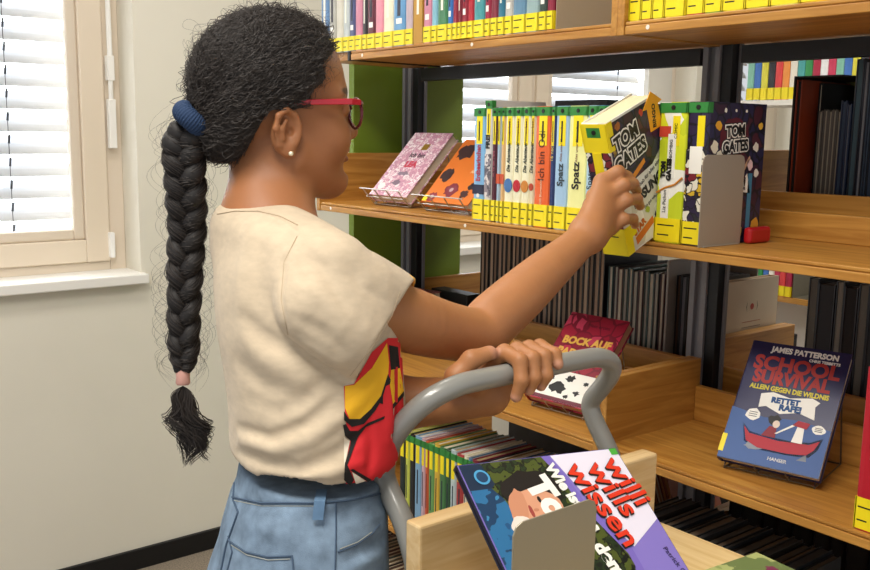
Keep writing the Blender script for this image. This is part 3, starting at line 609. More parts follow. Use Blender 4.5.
# cream book block with emblem, right of the upright
for k, (xa, Tk, hh) in enumerate(((.935, .018, .225), (.955, .024, .235))):
    o = book(Tk, .23, hh, mat('d6c4a6', .6, noise=.05, scale=12), PG[2], rnd=False); o.location = (xa + Tk, .295, ZB2); o.rotation_euler = (0, 0, math.pi)
    tag(o, ['cream book left of the one with the red emblem, behind the upright', 'cream book with a red emblem on its cover, right of the black upright'][k], 'book')
M0 = frame((-.0004, .1, .13), (0, -1, 0), (0, 0, 1), (-1, 0, 0))
flat(circ(0, 0, .007), mat('b0402c'), o, M0 @ Matrix.Translation((0, .045, 0)), 'emblem')
for s in (-1, 1): flat([(s * .018, -.01), (s * .022, 0), (s * .018, .012), (s * .02, 0)], mat('6a5a48'), o, M0 @ Matrix.Translation((0, .045, 0)), 'laurel')
for q in range(5): flat([(-.035, -.0007), (.035, -.0007), (.035, .0007), (-.035, .0007)], mat(['b06a50', '7a6a58'][q % 2]), o, M0 @ Matrix.Translation((0, .012 - q * .012, 0)), 'cover_line')
# rear lower shelf, left end: dark box with a red patterned cloth-bound book on it
mb = MB(); mb.box((.03, .05, ZB2 + .001), (.19, .1, ZB2 + .1)); o = mb.obj('box', mat('24231f', .6), bevel=.002); tag(o, 'dark box at the left end of the rear lower shelf', 'box')
mb = MB(); mb.box((.02, -.2, ZBOT + .001), (.13, -.06, ZBOT + .105)); 
o = mb.obj('box', mat('2b2622', .6), bevel=.003); tag(o, 'dark brown box at the left end of the lower shelf, before the green panel', 'box')
o = book(.028, .13, .16, patches(('8a1c30', 'a83a4a', '6c1424', 'd8a8a8', '8a1c30'), 190), PAGE)
o.matrix_world = frame((.02, -.17, ZBOT + .136), (0, 0, -1), (1, .15, 0), (-.15, 1, 0)); tag(o, 'red patterned book lying flat on the dark box at the left end', 'book')
for k, c in enumerate(('35506e', '7a4a34', '3a3a40')):
    o = book(.012, .12, .15, mat(c, .4), PAGE); o.matrix_world = frame((-.0 - .015 * k, -.33 + .02 * k, ZBOT + .02 + .0125 * k), (0, 0, -1), (1, -.05 * k, 0), (.05 * k, 1, 0))
    o.matrix_world = Matrix.Translation((.055, .02, .002)) @ o.matrix_world
    tag(o, ['blue', 'brown', 'dark grey'][k] + ' book lying in the small stack at the left end of the lower shelf', 'book')
# rear middle shelf
ZM2 = ZMID + .0305
mb = MB(); mb.box((.47, .08, ZM2), (.64, .2, ZM2 + .235)); mb.box((.64, .1, ZM2), (.74, .2, ZM2 + .225)); o = mb.obj('storage_box', mat('15161a', .5), bevel=.002); tag(o, 'black box standing behind the upright row on the middle shelf', 'box')
o = book(.012, .2, .262, mat('9a3c1c', .5, noise=.2, scale=12), mat('1a1715', .8), rnd=False); o.matrix_world = Matrix.Translation((1.1225, .288, ZM2 + .001)) @ Matrix.Rotation(math.pi, 4, 'Z'); tag(o, 'tall orange brown book at the left inside the black magazine file', 'book')
o = book(.008, .14, .258, mat('141315', .6), rnd=False); o.matrix_world = Matrix.Translation((1.1315, .288, ZM2 + .001)) @ Matrix.Rotation(math.pi, 4, 'Z'); tag(o, 'black book beside the orange brown one in the magazine file', 'book')
mb = MB(); mb.box((1.106, .085, ZM2 + .0005), (1.109, .3, ZM2 + .27)); mb.box((1.109, .29, ZM2 + .0005), (1.2, .3, ZM2 + .27)); mb.box((1.109, .09, ZM2 + .267), (1.2, .29, ZM2 + .27)); o = mb.obj('magazine_file', mat('26221e', .5)); tag(o, 'black open-fronted magazine file on the rear middle shelf', 'magazine file')
mb = MB(); mb.box((1.112, .27, ZM2), (1.188, .275, ZM2 + .28)); o2 = mb.obj('yellowed_card', mat('8a7f3a', .7), o)
rear_row(1.1425, 1.19, .12, ZM2, [.205, .207], [.0085], [mat('b5aa94', .9)], [mat('6c655c')], 'thin grey magazine in the black magazine file, %s from its left', 'thin magazines in the magazine file', dep=.14, gap=.001)
rear_row(1.205, 1.5, .085, ZM2, lambda x: .212 + (.09 if x > XY(848, .085, 100) else 0) + .01 * math.sin(90 * x), [.011, .0085, .014, .01, .0075, .017], [mat(c, .9) for c in ('3d4a5c', '6a6e78', '4a6068', '8a8c90', '2a3040')], BL, 'dark blue slim book on the rear middle shelf, %s from the magazine file', 'slim dark blue books on the rear middle shelf')
rear_row(1.16, 1.42, .1, ZB2, [.27, .262], [.02, .034, .016, .026], [mat(c, .9) for c in ('6f6a60', '3a3a3c', '8a8478', '2a2624')], DK, 'dark book right of the gap on the rear lower shelf, %s from the left', 'dark books on the rear lower right shelf')

# ------------------------------------------------------------------ lower front shelves
low = [('1f2a24','dark green'),('c9d05a','lime'),('23201f','black'),('7fa6c4','light blue'),('c9a8b0','pale pink'),('c85a3a','coral'),('6a9a5a','green'),('d8b040','mustard'),('4a7a4a','leaf green'),('33553a','forest green'),('b8c8c8','pale grey'),('a83a3a','red'),('e0d8c0','cream'),('5a7a9a','blue'),('7a2434','wine'),('2a2a30','black'),('8a6a3a','brown'),('3a5a7a','steel blue'),('c8b8a0','beige'),('5a2a2a','dark brown'),('a8a8a0','grey'),('30404a','slate'),('b0883a','ochre'),('6a2a3a','plum'),('d0c8b8','ivory'),('28303a','dark blue'),('7a7a6a','olive'),('903a30','brick red')]
x = .36; rd = random.Random(3); nlow = 0
for i, (c, cn) in enumerate(low):
    T = [.022, .016, .02, .024, .014, .012, .02, .018][i % 8]
    if x + T > .975: break
    o = book(T, .18, .243 + .006 * rd.random(), mat(c, .4, noise=.1, scale=30), [PAGE, PAGEW, mat('a08a62', .85), mat('c8c0b4', .8)][i % 4]); o.location = (x, -.305, ZLOW + .0005); H = .243
    sticker(T, H - .018, H - .002, GRN, o, 'green_sticker', wrap=.01); sticker(T, H - .062, H - .018, YEL, o, 'subject_sticker', wrap=0, x0=T * .2, x1=T * .8)
    sticker(T, .08, .165, mat('26303a'), o, 'spine_title', wrap=0, x0=T * .4, x1=T * .6)
    tag(o, '%s book in the row behind the cart, %s from the left' % (cn, ORD[i + 1]), 'book', 'books below the lower shelf behind the cart'); x += T + .001
o = book(.02, .15, .25, mat('3c444c', .5, noise=.3, scale=20)); o.location = (.335, -.28, ZLOW + .0005); tag(o, 'dark mottled book at the left end of the row below the lower shelf', 'book')
mb = MB(); mb.box((.36, .06, ZLOW + .0305), (.71, .2, ZLOW + .34)); o = mb.obj('storage_box', mat('393d42', .6, noise=.3, scale=14)); tag(o, 'grey mottled box behind the row below the lower shelf', 'box')
for k in range(6):
    o = book(.013, .17, .24, mat(['7a3a24', '8a5038', '5a2a20', 'b0a898', '6a3020', '8a4a34'][k], .5), mat('a0704c', .9)); a = math.radians(-22)
    o.matrix_world = Matrix.Translation((.85 + .0155 * k, .25, ZLOW + .036)) @ Matrix.Rotation(a, 4, 'Y') @ Matrix.Rotation(math.pi, 4, 'Z'); tag(o, 'slanting reddish brown book on the rear shelf below, %s from the left' % ORD[k + 1], 'book', 'slanting brown books on the rear shelf below')
rear_row(1.03, 1.6, .08, ZLOW + .031, [.25, .27, .24], [.03, .045, .035], [mat('1f1d1b', .9), mat('2a2622', .9)], DK, 'added dark book deep in the lowest visible right shelf, %s from the left', 'added dark books deep in the lower right shelf')  # near-black row added to darken the gap where pale background showed through
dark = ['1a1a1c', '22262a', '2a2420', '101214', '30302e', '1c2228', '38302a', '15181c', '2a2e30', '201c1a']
x = 1.02
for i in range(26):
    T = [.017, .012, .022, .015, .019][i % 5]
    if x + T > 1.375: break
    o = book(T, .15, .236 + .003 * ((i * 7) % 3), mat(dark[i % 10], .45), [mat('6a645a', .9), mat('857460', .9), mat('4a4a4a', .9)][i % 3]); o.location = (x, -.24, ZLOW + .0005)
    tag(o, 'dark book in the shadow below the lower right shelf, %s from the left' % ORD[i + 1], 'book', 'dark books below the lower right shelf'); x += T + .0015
x = .05
for i in range(22):
    T = [.016, .013, .018][i % 3]
    o = book(T, .17, .238, mat(['6a5040', '3a4a44', '7a6a54', '2e2c2c', '5a3a34'][i % 5], .5), mat('c9b79a', .85)); o.location = (x, -.30, ZFLR + .0005)
    sticker(T, .215, .235, GRN, o, 'green_sticker', wrap=.01); sticker(T, .17, .215, YEL, o, 'subject_sticker', wrap=0)
    tag(o, 'book on the lowest shelf glimpsed beside the jeans, %s from the left' % ORD[i + 1], 'book', 'books on the lowest shelf'); x += T + .0015
b, fc = leaning((1.40, -.27, ZLOW + .022), 0, math.radians(68), .16, .23, .015, mat('c9c4b4', .5, noise=.15, scale=15), label='pale grey book leaning under the right end of the lower shelf', slabel=('wire book stand under the pale grey book', ZLOW + .002))
flat([(.0, .0), (.02, .0), (.02, .22), (.0, .22)], mat('7fa0b8'), b, fc(0, .004), 'cover_stripe'); flat([(.02, 0), (.08, 0), (.08, .03), (.02, .03)], mat('c9b04a'), b, fc(0, .004), 'cover_patch')

# ------------------------------------------------------------------ far bookcase contents
far = [('7fb8a0','mint'),('3f6fb8','blue'),('d8d040','yellow'),('2a2a30','black'),('d84040','red'),('e89040','orange'),('e8e0d0','white'),('4aa0a0','teal'),('2f8a4a','green'),('a82040','crimson'),('e8e8e8','white'),('c83a5a','pink')]
x = -.25
for i in range(18):
    c, cn = far[i % 12]; T = .032
    if x + T > .318: break
    o = book(T, .15, .2 + .02 * (i % 3), mat(c, .45, noise=.1)); o.location = (x, 1.985, 1.6655); sticker(T, .002, .05, YEL, o, 'spine_sticker')
    tag(o, '%s spined book on the far bookcase upper shelf, %s from the left' % (cn, ORD[i + 1]), 'book', 'books on the far bookcase upper shelf'); x += T + .001
x = -.3
for i in range(12):
    c, cn = far[(i * 5 + 2) % 12]; T = .026; o = book(T, .15, .2 + .02 * (i % 3), mat(c, .45, noise=.1)); o.location = (x, 1.985, .8455); sticker(T, .002, .045, YEL, o, 'spine_sticker')
    tag(o, '%s spined book on the far bookcase lower shelf, %s from the left' % (cn, ORD[i + 1]), 'book', 'books on the far bookcase lower shelf'); x += T + .001
o = bookend_plate(x + .006, 1.99, 2.15, .8455, .17, mat('6f6c60', .5, .3), 'grey bookend on the far bookcase lower shelf')
mb = MB(); mb.prism([(x + .10, .8455), (x + .27, .8455), (x + .26, .91), (x + .21, .925), (x + .2, .96), (x + .09, .965), (x + .11, .92), (x + .1, .9)], 2.0, 2.12, ax=1); mb.box((x + .1, 1.998, .9), (x + .19, 2.0, .93), 1)
o = mb.obj('card_box', [mat('c9b878', .6, noise=.2, scale=20), INK], bevel=.006); tag(o, 'yellowish cardboard tray on the far bookcase lower shelf', 'tray')
mb = MB(); mb.box((-.1, 1.5, .0), (.28, 1.62, .78)); mb.box((-.1, 1.5, .78), (.1, 1.62, .86)); o = mb.obj('cabinet', mat('0e0e10', .5), bevel=.004); tag(o, 'black stepped cabinet in the distance between the two bookcases', 'cabinet')

# ------------------------------------------------------------------ the book cart
cart = empty('book_cart', (1.4, -.82, 0)); tag(cart, 'birch book cart with a bent grey tubular push handle held by the girl', 'book cart')
def cobj(mb, name, m, **k):
    o = mb.obj(name, m, **k); o.parent = cart; o.matrix_parent_inverse = Matrix.Translation((-1.4, .82, 0)); return o
YN, YF = -1.015, -.60
mb = MB(); mb.box((1.325, YN, .28), (1.352, YF, 1.071)); cobj(mb, 'end_panel', BIRCH, bevel=.003)
mb = MB(); mb.box((2.02, YN, .28), (2.047, YF, 1.0)); cobj(mb, 'end_panel', BIRCH, bevel=.003)
mb = MB(); mb.add([(1.352, YN + .02, .975), (2.02, YN + .02, .975), (2.02, YF, .975), (1.352, YF, .975), (1.352, YN + .02, .957), (2.02, YN + .02, .957), (2.02, YF, .957), (1.352, YF, .957)], [(0, 1, 2, 3), (7, 6, 5, 4), (0, 4, 5, 1), (1, 5, 6, 2), (2, 6, 7, 3), (3, 7, 4, 0)]); cobj(mb, 'tray', BIRCHX, bevel=.002)
mb = MB(); mb.box((1.352, YN + .02, .35), (2.02, YF - .01, .37)); cobj(mb, 'lower_tray', BIRCHX, bevel=.002)
TUBE = mat('8c8b85', .28, coat=.3)
def spl(pts, n=8):
    pts = [np.array(p, float) for p in pts]; out = []
    q = [2 * pts[0] - pts[1]] + pts + [2 * pts[-1] - pts[-2]]
    for i in range(1, len(q) - 2):
        for k in range(n):
            t = k / n; a, b, c, d = q[i - 1:i + 3]
            out.append(.5 * ((2 * b) + (-a + c) * t + (2 * a - 5 * b + 4 * c - d) * t * t + (-a + 3 * b - 3 * c + d) * t ** 3))
    return out + [pts[-1]]
HX = 1.305
hy0, hy1 = -.985, -.618
hp = [(1.31, hy0, .45), (1.31, hy0, .9), (1.31, hy0, .985), (1.285, hy0, 1.04), (1.250, hy0, 1.078), (1.240, hy0 + .001, 1.098), (1.247, hy0 + .004, 1.130), (1.264, hy0 + .014, 1.162), (1.280, hy0 + .034, 1.187), (1.290, hy0 + .068, 1.202), (1.292, hy0 + .11, 1.205), (1.292, -.8, 1.205), (1.292, hy1 - .085, 1.205), (1.292, hy1 - .045, 1.203), (1.289, hy1 - .016, 1.192), (1.280, hy1 - .003, 1.172), (1.262, hy1, 1.148), (1.243, hy1, 1.122), (1.248, hy1, 1.10), (1.282, hy1, 1.055), (1.31, hy1, 1.0), (1.31, hy1, .9), (1.31, hy1, .45)]
mb = MB(); mb.tube(spl(hp, 6), .0135, 18); cobj(mb, 'push_handle', TUBE, smooth=True)
for yy in (YN + .02, YF - .02):
    for xx2 in (1.34, 2.03):
        mb = MB(); mb.tube([(xx2 + .0, yy - .012, .05), (xx2, yy + .012, .05)], .05, 20); mb.box((xx2 - .012, yy - .016, .06), (xx2 + .012, yy + .016, .285)); cobj(mb, 'caster', mat('26262a', .5), bevel=.002)
# large picture book lying against the end panel
tl = onx(453, 470, 1.385); tr = onx(612, 452, 1.42)
dn = nrm([1.43, -.094, -1.02]); e1 = nrm(tr - tl); e1 = nrm(e1 - dn * (e1 @ dn) * .0); dn = nrm(dn - e1 * (dn @ e1)); nn_ = np.cross(dn, e1)
if nn_[2] < 0: nn_ = -nn_
L1 = np.linalg.norm(tr - tl)
# book(): x thickness, y from spine, z height.  spine edge = tl->tr, front cover up
B1 = book(.008, .25, L1, mat('1d1b2c', .3), page=PAGE, rnd=False)
zax = e1; yax = dn; xax = np.cross(yax, zax)
B1.matrix_world = frame(tl if xax @ nn_ < 0 else tl, xax, yax, zax)
tag(B1, 'large purple and white picture book with a photo of a boy, lying on the cart', 'book')
s_ = -1 if xax @ nn_ < 0 else 1; fx = -.0004 if s_ < 0 else .0084
def cf(u, v, ang=0):      # u along e1 from tl (book height), v down the slope. letters read along +v, their top towards +u
    ex = np.array([0, math.cos(ang), -math.sin(ang)]); ey = np.array([0, math.sin(ang), math.cos(ang)])
    return frame((fx, v, u), ex, ey, np.cross(ex, ey))
FL = lambda poly, m, nm, k=0: flat([(v, u) for u, v in poly], m, B1, cf(0, 0) @ Matrix.Translation((0, 0, .0003 * k)), nm)
u0 = L1
PUR = mat('8576c2', .3)
FL([(.001, .001), (u0 - .001, .001), (u0 - .001, .249), (.001, .249)], PUR, 'cover_ground', 0)
FL([(u0 * .56, 0.0015), (u0 - .0015, .0015), (u0 - .0015, .100), (u0 * .76, .128), (u0 * .70, .10)], mat('e6e0ee', .3), 'white_panel', 1)
FL([(0.0015, .0015), (u0 * .55, .0015), (u0 * .59, .03), (u0 * .615, .065), (u0 * .68, .10), (u0 * .74, .13), (u0 * .74, .155), (u0 * .68, .18), (u0 * .5, .195), (u0 * .2, .248), (0.0015, .248)], mat('7a69bb', .28), 'photo_border', 2)
FL([(0.002, .002), (u0 * .50, .002), (u0 * .55, .03), (u0 * .575, .065), (u0 * .645, .105), (u0 * .70, .135), (u0 * .70, .15), (u0 * .64, .172), (u0 * .46, .188), (u0 * .16, .24), (0.002, .24)], patches(('10160f', '1c2a14', '26361a', '0f140e', '4a5420', '1c2a14', '0f140e', '7a7a30'), 60, kind='NOISE'), 'photo', 3)
FL([(.002, .002), (u0 * .13, .002), (u0 * .16, .03), (u0 * .13, .035), (.002, .035)], mat('1a2c44', .35), 'corner_patch', 3.5)
FL([(.002, .035), (u0 * .13, .035), (u0 * .17, .05), (u0 * .2, .085), (u0 * .3, .10), (u0 * .36, .15), (u0 * .25, .2), (.002, .24)], patches(('20507c', '2a6a98', '173a5c', '3a80ac'), 24, kind='NOISE'), 'boy_jacket', 3.7)
TT = lambda st, sz, m_, u, v, nm, k, **kw: text(st, sz, m_, B1, cf(u0 * u, v, -.2) @ Matrix.Translation((0, 0, .0003 * k)), nm, align='LEFT', **kw)
def blob(cu, cv, ru, rv, m_, nm, k, w=.06, sd=1, ang=0):
    pts = [(x_ * math.cos(ang) - y_ * math.sin(ang) + cu * u0, x_ * math.sin(ang) + y_ * math.cos(ang) + cv) for x_, y_ in circ(0, 0, ru, rv, 22, w, sd)]; FL(pts, m_, nm, k)
blob(.345, .044, .040, .026, mat('17100c'), 'boy_hair', 4.3, .08, 2)
blob(.335, .066, .032, .024, mat('d59a7a', .4), 'boy_face', 4.6, .03, 3)
blob(.225, .063, .011, .024, mat('c88a6a', .4), 'boy_hand', 4.9, .1, 4, .3); blob(.20, .085, .014, .012, mat('e8d8cc', .4), 'boy_cuff', 5.2, .1, 5)
for cv in (.056, .076): blob(.36, cv, .0022, .0042, INK, 'boy_eye', 5)
blob(.315, .068, .0035, .002, mat('c08060'), 'boy_nose', 5); blob(.285, .069, .0024, .008, mat('9a4038'), 'boy_mouth', 5)
TT('Wie ist das', .020, PAPER, .515, .014, 'title', 6, off=.0009)
TT('Tod', .044, PAPER, .385, .030, 'title', 6, off=.0026)
TT('dem', .023, PAPER, .555, .118, 'title', 6, off=.0012)
for st, uu, vv in (('willi', .905, .016), ('wills', .785, .020), ('wissen', .655, .018)):
    TT(st, .037, INK, uu - .007, vv + .0012, 'series_shadow', 5, off=.0012, sx=1.12)
    TT(st, .037, mat('dd3a22', .35), uu, vv, 'series_title', 6.3, off=.0007, sx=1.12)
TT('Patrick Ostermann', .009, mat('3a3060'), .93, .135, 'author_lettering', 3)
blob(.105, .020, .0095, .0095, mat('4a9ac8'), 'round_emblem', 6, 0); blob(.105, .020, .0068, .0068, mat('173a5c'), 'round_emblem', 7, 0)
FL([(u0 - .012, .0015), (u0 - .002, .0015), (u0 - .002, .01), (u0 - .012, .01)], mat('4aa83a'), 'green_sticker', 3)
# metal bookend in front of it
q = [onx(514, 522, 1.61), onx(597, 500, 1.61)]
zb = .9755; yv = nrm([q[1][0] - q[0][0], q[1][1] - q[0][1], 0]); w = np.linalg.norm((q[1] - q[0])[:2]); hgt = (q[0][2] + q[1][2]) / 2 - zb
o = empty('bookend'); o.matrix_world = frame((q[0][0], q[0][1], zb), yv, np.cross([0, 0, 1], yv), (0, 0, 1)); r = .01
mb = MB(); mb.prism([(0, 0), (w, 0), (w, hgt - r), (w - r * .3, hgt - r * .3), (w - r, hgt), (r, hgt), (r * .3, hgt - r * .3), (0, hgt - r)], 0, .0015, ax=1); mb.obj('upright_plate', mat('948d7a', .35, .35), o)
mb = MB(); mb.box((.005, -.09, 0), (w - .005, 0, .0015)); mb.obj('foot', mat('948d7a', .35, .35), o)
tag(o, 'beige grey metal bookend standing on the cart in front of the picture book', 'bookend')
# green edged book lying on the tray, and a few more on the cart
zt = .9975
def onzw(px, py): r_ = ray(px, py); return CAM + r_ * (zt - CAM[2]) / r_[2]
p0 = onzw(754, 551); d1 = nrm(onzw(701, 569) - p0); d2 = np.array([-d1[1], d1[0], 0.]); 
if d2 @ (onzw(788, 567) - p0) < 0: d2 = -d2
o = book(.02, .2, .27, patches(('8a9a5a', 'a8b070', '6a7a48', '7a3050', 'b8b890'), 18, kind='NOISE'), PAGE); o.matrix_world = frame(p0, (0, 0, -1), d1, d2) if np.cross((0, 0, -1), d1) @ d2 > 0 else frame(p0, (0, 0, -1), d2, d1)
tag(o, 'mossy green book lying flat at the near end of the cart tray', 'book')

# ------------------------------------------------------------------ organic surfaces: signed distance fields -> mesh
import openvdb
class SDF:
    def __init__(s): s.ops = []
    def add(s, f, c, r, k=.01, mode='u'): s.ops.append((mode, f, np.array(c, float), float(r), k)); return s
    def rc(s, a, b, r1, r2, k=.01, mode='u'):
        a = np.array(a, float); b = np.array(b, float); ba = b - a; L2 = ba @ ba + 1e-12
        def f(X, Y, Z):
            px, py, pz = X - a[0], Y - a[1], Z - a[2]
            h = np.clip((px * ba[0] + py * ba[1] + pz * ba[2]) / L2, 0, 1)
            return np.sqrt((px - h * ba[0]) ** 2 + (py - h * ba[1]) ** 2 + (pz - h * ba[2]) ** 2) - (r1 + (r2 - r1) * h)
        return s.add(f, (a + b) / 2, np.linalg.norm(ba) / 2 + max(r1, r2), k, mode)
    def ell(s, c, ax, r, k=.01, mode='u'):
        c = np.array(c, float); ax = np.array(ax, float); r = np.array(r, float)
        def f(X, Y, Z):
            px, py, pz = X - c[0], Y - c[1], Z - c[2]; k0 = 0; k1 = 0
            for i in range(3):
                q = px * ax[i][0] + py * ax[i][1] + pz * ax[i][2]; k0 = k0 + (q / r[i]) ** 2; k1 = k1 + (q / r[i] ** 2) ** 2
            k0 = np.sqrt(k0); return k0 * (k0 - 1) / (np.sqrt(k1) + 1e-9)
        return s.add(f, c, max(r), k, mode)
    def comb(s, mode, D, d, k):
        if mode == 'u': h = np.maximum(k - np.abs(D - d), 0) / k; return np.minimum(D, d) - h * h * k / 4
        if mode == 's': d = -d; h = np.maximum(k - np.abs(D - d), 0) / k; return np.maximum(D, d) + h * h * k / 4
        if mode == 'i': h = np.maximum(k - np.abs(D - d), 0) / k; return np.maximum(D, d) + h * h * k / 4
        if mode == 'd': return D + d
    def fn(s):
        ops = s.ops
        def f(X, Y, Z):
            D = None
            for mode, g, c, r, k in ops: D = g(X, Y, Z) if D is None else s.comb(mode, D, g(X, Y, Z), k)
            return D
        return f
    def chain(s, pts, rs, kin=.004, k=.02, n=0):
        if n:
            rs = [float(v[0]) for v in spl([np.array([r]) for r in rs], n)]; pts = spl(pts, n)
        q = SDF()
        for i in range(len(pts) - 1): q.rc(pts[i], pts[i + 1], rs[i], rs[i + 1], kin)
        pa = np.array(pts); c = (pa.min(0) + pa.max(0)) / 2
        return s.add(q.fn(), c, np.linalg.norm(pa.max(0) - pa.min(0)) / 2 + max(rs), k)
    def ev(s, Q):
        Q = np.atleast_2d(Q); X, Y, Z = Q[:, 0], Q[:, 1], Q[:, 2]; D = np.full(len(Q), .06)
        for mode, f, c, r, k in s.ops: D = s.comb(mode, D, f(X, Y, Z), k)
        return D
    def mesh(s, lo, hi, res):
        lo = np.array(lo, float); hi = np.array(hi, float); n = np.ceil((hi - lo) / res).astype(int) + 1
        D = np.full(n, .06, np.float32); g = [(lo[i] + res * np.arange(n[i])).astype(np.float32) for i in range(3)]
        for mode, f, c, r, k in s.ops:
            m = r + .035 + k
            if mode == 'i': a = np.zeros(3, int); b = n
            else:
                a = np.clip(np.floor((c - m - lo) / res).astype(int), 0, n); b = np.clip(np.ceil((c + m - lo) / res).astype(int) + 1, 0, n)
            if (b <= a).any(): continue
            X = g[0][a[0]:b[0], None, None]; Y = g[1][None, a[1]:b[1], None]; Z = g[2][None, None, a[2]:b[2]]
            sub = D[a[0]:b[0], a[1]:b[1], a[2]:b[2]]
            D[a[0]:b[0], a[1]:b[1], a[2]:b[2]] = s.comb(mode, sub, f(X, Y, Z), k)
        D[0] = D[-1] = .02; D[:, 0] = D[:, -1] = .02; D[:, :, 0] = D[:, :, -1] = .02
        G = openvdb.FloatGrid(.06); G.copyFromArray(np.clip(D, -.06, .06) / res)
        v, t, q = G.convertToPolygons(0.0, 0.0)
        return v.astype(np.float64) * res + lo, t, q
    def project(s, Q, it=6, off=0):
        Q = np.array(Q, float)
        for _ in range(it):
            d = s.ev(Q); e = .0008; G = np.stack([s.ev(Q + np.eye(3)[i] * e) - s.ev(Q - np.eye(3)[i] * e) for i in range(3)], 1) / (2 * e)
            G /= np.linalg.norm(G, axis=1, keepdims=True) + 1e-9; Q = Q - G * (d - off)[:, None]
        return Q
    def hits(s, pts, d0=.95, d1=1.6, off=.0):
        A = np.array([ray(*p) for p in pts]); n = len(A); t = np.full(n, d0); L = np.linalg.norm(A, axis=1); ok = np.zeros(n, bool); dead = np.zeros(n, bool)
        for _ in range(120):
            act = ~(ok | dead)
            if not act.any(): break
            d = s.ev(CAM + A[act] * t[act][:, None]) - off; i = np.where(act)[0]
            ok[i[d < .0004]] = True; mv = i[d >= .0004]; t[mv] += np.maximum(d[d >= .0004] * .85, .0005) / L[mv]; dead[t > d1] = True
        W = CAM + A * t[:, None]; return [W[i] if ok[i] else None for i in range(n)]
    def hit(s, px, py, d0=.9, d1=1.7, off=.0):
        return s.hits([(px, py)], d0, d1, off)[0]
    def hit_slow(s, px, py, d0=.9, d1=1.7, off=.0):
        r = ray(px, py); t = d0
        for _ in range(220):
            d = s.ev([CAM + r * t])[0] - off
            if d < .0004: return CAM + r * t
            t += max(d * .7, .0006) / np.linalg.norm(r)
            if t > d1: return None
        return None
def fieldmesh(name, F, lo, hi, res, m, parent=None, colfn=None, disp=None):
    v, t, q = F.mesh(lo, hi, res)
    if disp is not None: v = v + disp(v)
    me = bpy.data.meshes.new(name); nv = len(v)
    me.vertices.add(nv); me.vertices.foreach_set('co', v.astype(np.float32).ravel())
    nl = len(t) * 3 + len(q) * 4; me.loops.add(nl); me.polygons.add(len(t) + len(q))
    me.loops.foreach_set('vertex_index', np.concatenate([t[:, ::-1].ravel(), q[:, ::-1].ravel()]).astype(np.int32))
    ls = np.concatenate([np.arange(len(t)) * 3, len(t) * 3 + np.arange(len(q)) * 4]).astype(np.int32)
    me.polygons.foreach_set('loop_start', ls)
    me.polygons.foreach_set('use_smooth', np.ones(len(t) + len(q), bool))
    me.update(calc_edges=True); me.validate()
    vol = 0
    if colfn is not None:
        c = colfn(v); a = me.color_attributes.new('Col', 'FLOAT_COLOR', 'POINT'); a.data.foreach_set('color', np.concatenate([c, np.ones((nv, 1))], 1).astype(np.float32).ravel())
    o = bpy.data.objects.new(name, me); C.objects.link(o); me.materials.append(m)
    if parent: o.parent = parent; o.matrix_parent_inverse = parent.matrix_world.inverted()
    bm = bmesh.new(); bm.from_mesh(me)
    if bm.calc_volume(signed=True) < 0: bmesh.ops.reverse_faces(bm, faces=bm.faces); bm.to_mesh(me)
    bm.free()
    return o
def vcol_mat(rough=.5, sss=0, bump=0, bscale=200, detail=2, noise=0, nscale=40, stretch=(1, 1, 1), spec=.5, sheen=0):
    m = bpy.data.materials.new('vcol'); m.use_nodes = True; nt = m.node_tree; b = nt.nodes['Principled BSDF']
    at = nt.nodes.new('ShaderNodeVertexColor'); at.layer_name = 'Col'; out = at.outputs[0]
    tc = nt.nodes.new('ShaderNodeTexCoord'); mp = nt.nodes.new('ShaderNodeMapping'); mp.inputs['Scale'].default_value = stretch; nt.links.new(tc.outputs['Object'], mp.inputs[0])
    if noise:
        n = nt.nodes.new('ShaderNodeTexNoise'); n.inputs['Scale'].default_value = nscale; n.inputs['Detail'].default_value = 6; nt.links.new(mp.outputs[0], n.inputs['Vector'])
        mr = nt.nodes.new('ShaderNodeMapRange'); mr.inputs[1].default_value = .3; mr.inputs[2].default_value = .7; mr.inputs[3].default_value = 1 - noise; mr.inputs[4].default_value = 1 + noise; nt.links.new(n.outputs[0], mr.inputs[0])
        mx = nt.nodes.new('ShaderNodeVectorMath'); mx.operation = 'SCALE'; nt.links.new(out, mx.inputs[0]); nt.links.new(mr.outputs[0], mx.inputs['Scale']); out = mx.outputs[0]
    nt.links.new(out, b.inputs['Base Color']); b.inputs['Roughness'].default_value = rough; b.inputs['Specular IOR Level'].default_value = spec
    if sheen: b.inputs['Sheen Weight'].default_value = sheen
    if sss: b.inputs['Subsurface Weight'].default_value = sss; b.inputs['Subsurface Radius'].default_value = (.01, .004, .002); b.inputs['Subsurface Scale'].default_value = .6
    if bump:
        n = nt.nodes.new('ShaderNodeTexNoise'); n.inputs['Scale'].default_value = bscale; n.inputs['Detail'].default_value = detail; nt.links.new(mp.outputs[0], n.inputs['Vector'])
        bp = nt.nodes.new('ShaderNodeBump'); bp.inputs['Strength'].default_value = bump; bp.inputs['Distance'].default_value = .001; nt.links.new(n.outputs[0], bp.inputs['Height']); nt.links.new(bp.outputs[0], b.inputs['Normal'])
    return m
Rh = nrm([RM[0][0], RM[0][1], 0]); Dh = nrm([-RM[2][0], -RM[2][1], 0]); UP = np.array([0, 0, 1.])
def facing(deg):
    a = math.radians(deg); Fv = math.cos(a) * Rh + math.sin(a) * Dh; Lv = math.cos(a) * Dh - math.sin(a) * Rh; return Fv, Lv
girl = empty('person', (1.14, -1.03, 0)); bpy.context.view_layer.update()
tag(girl, 'girl with long black braid, red glasses, beige t-shirt and jeans reaching for a book', 'person')

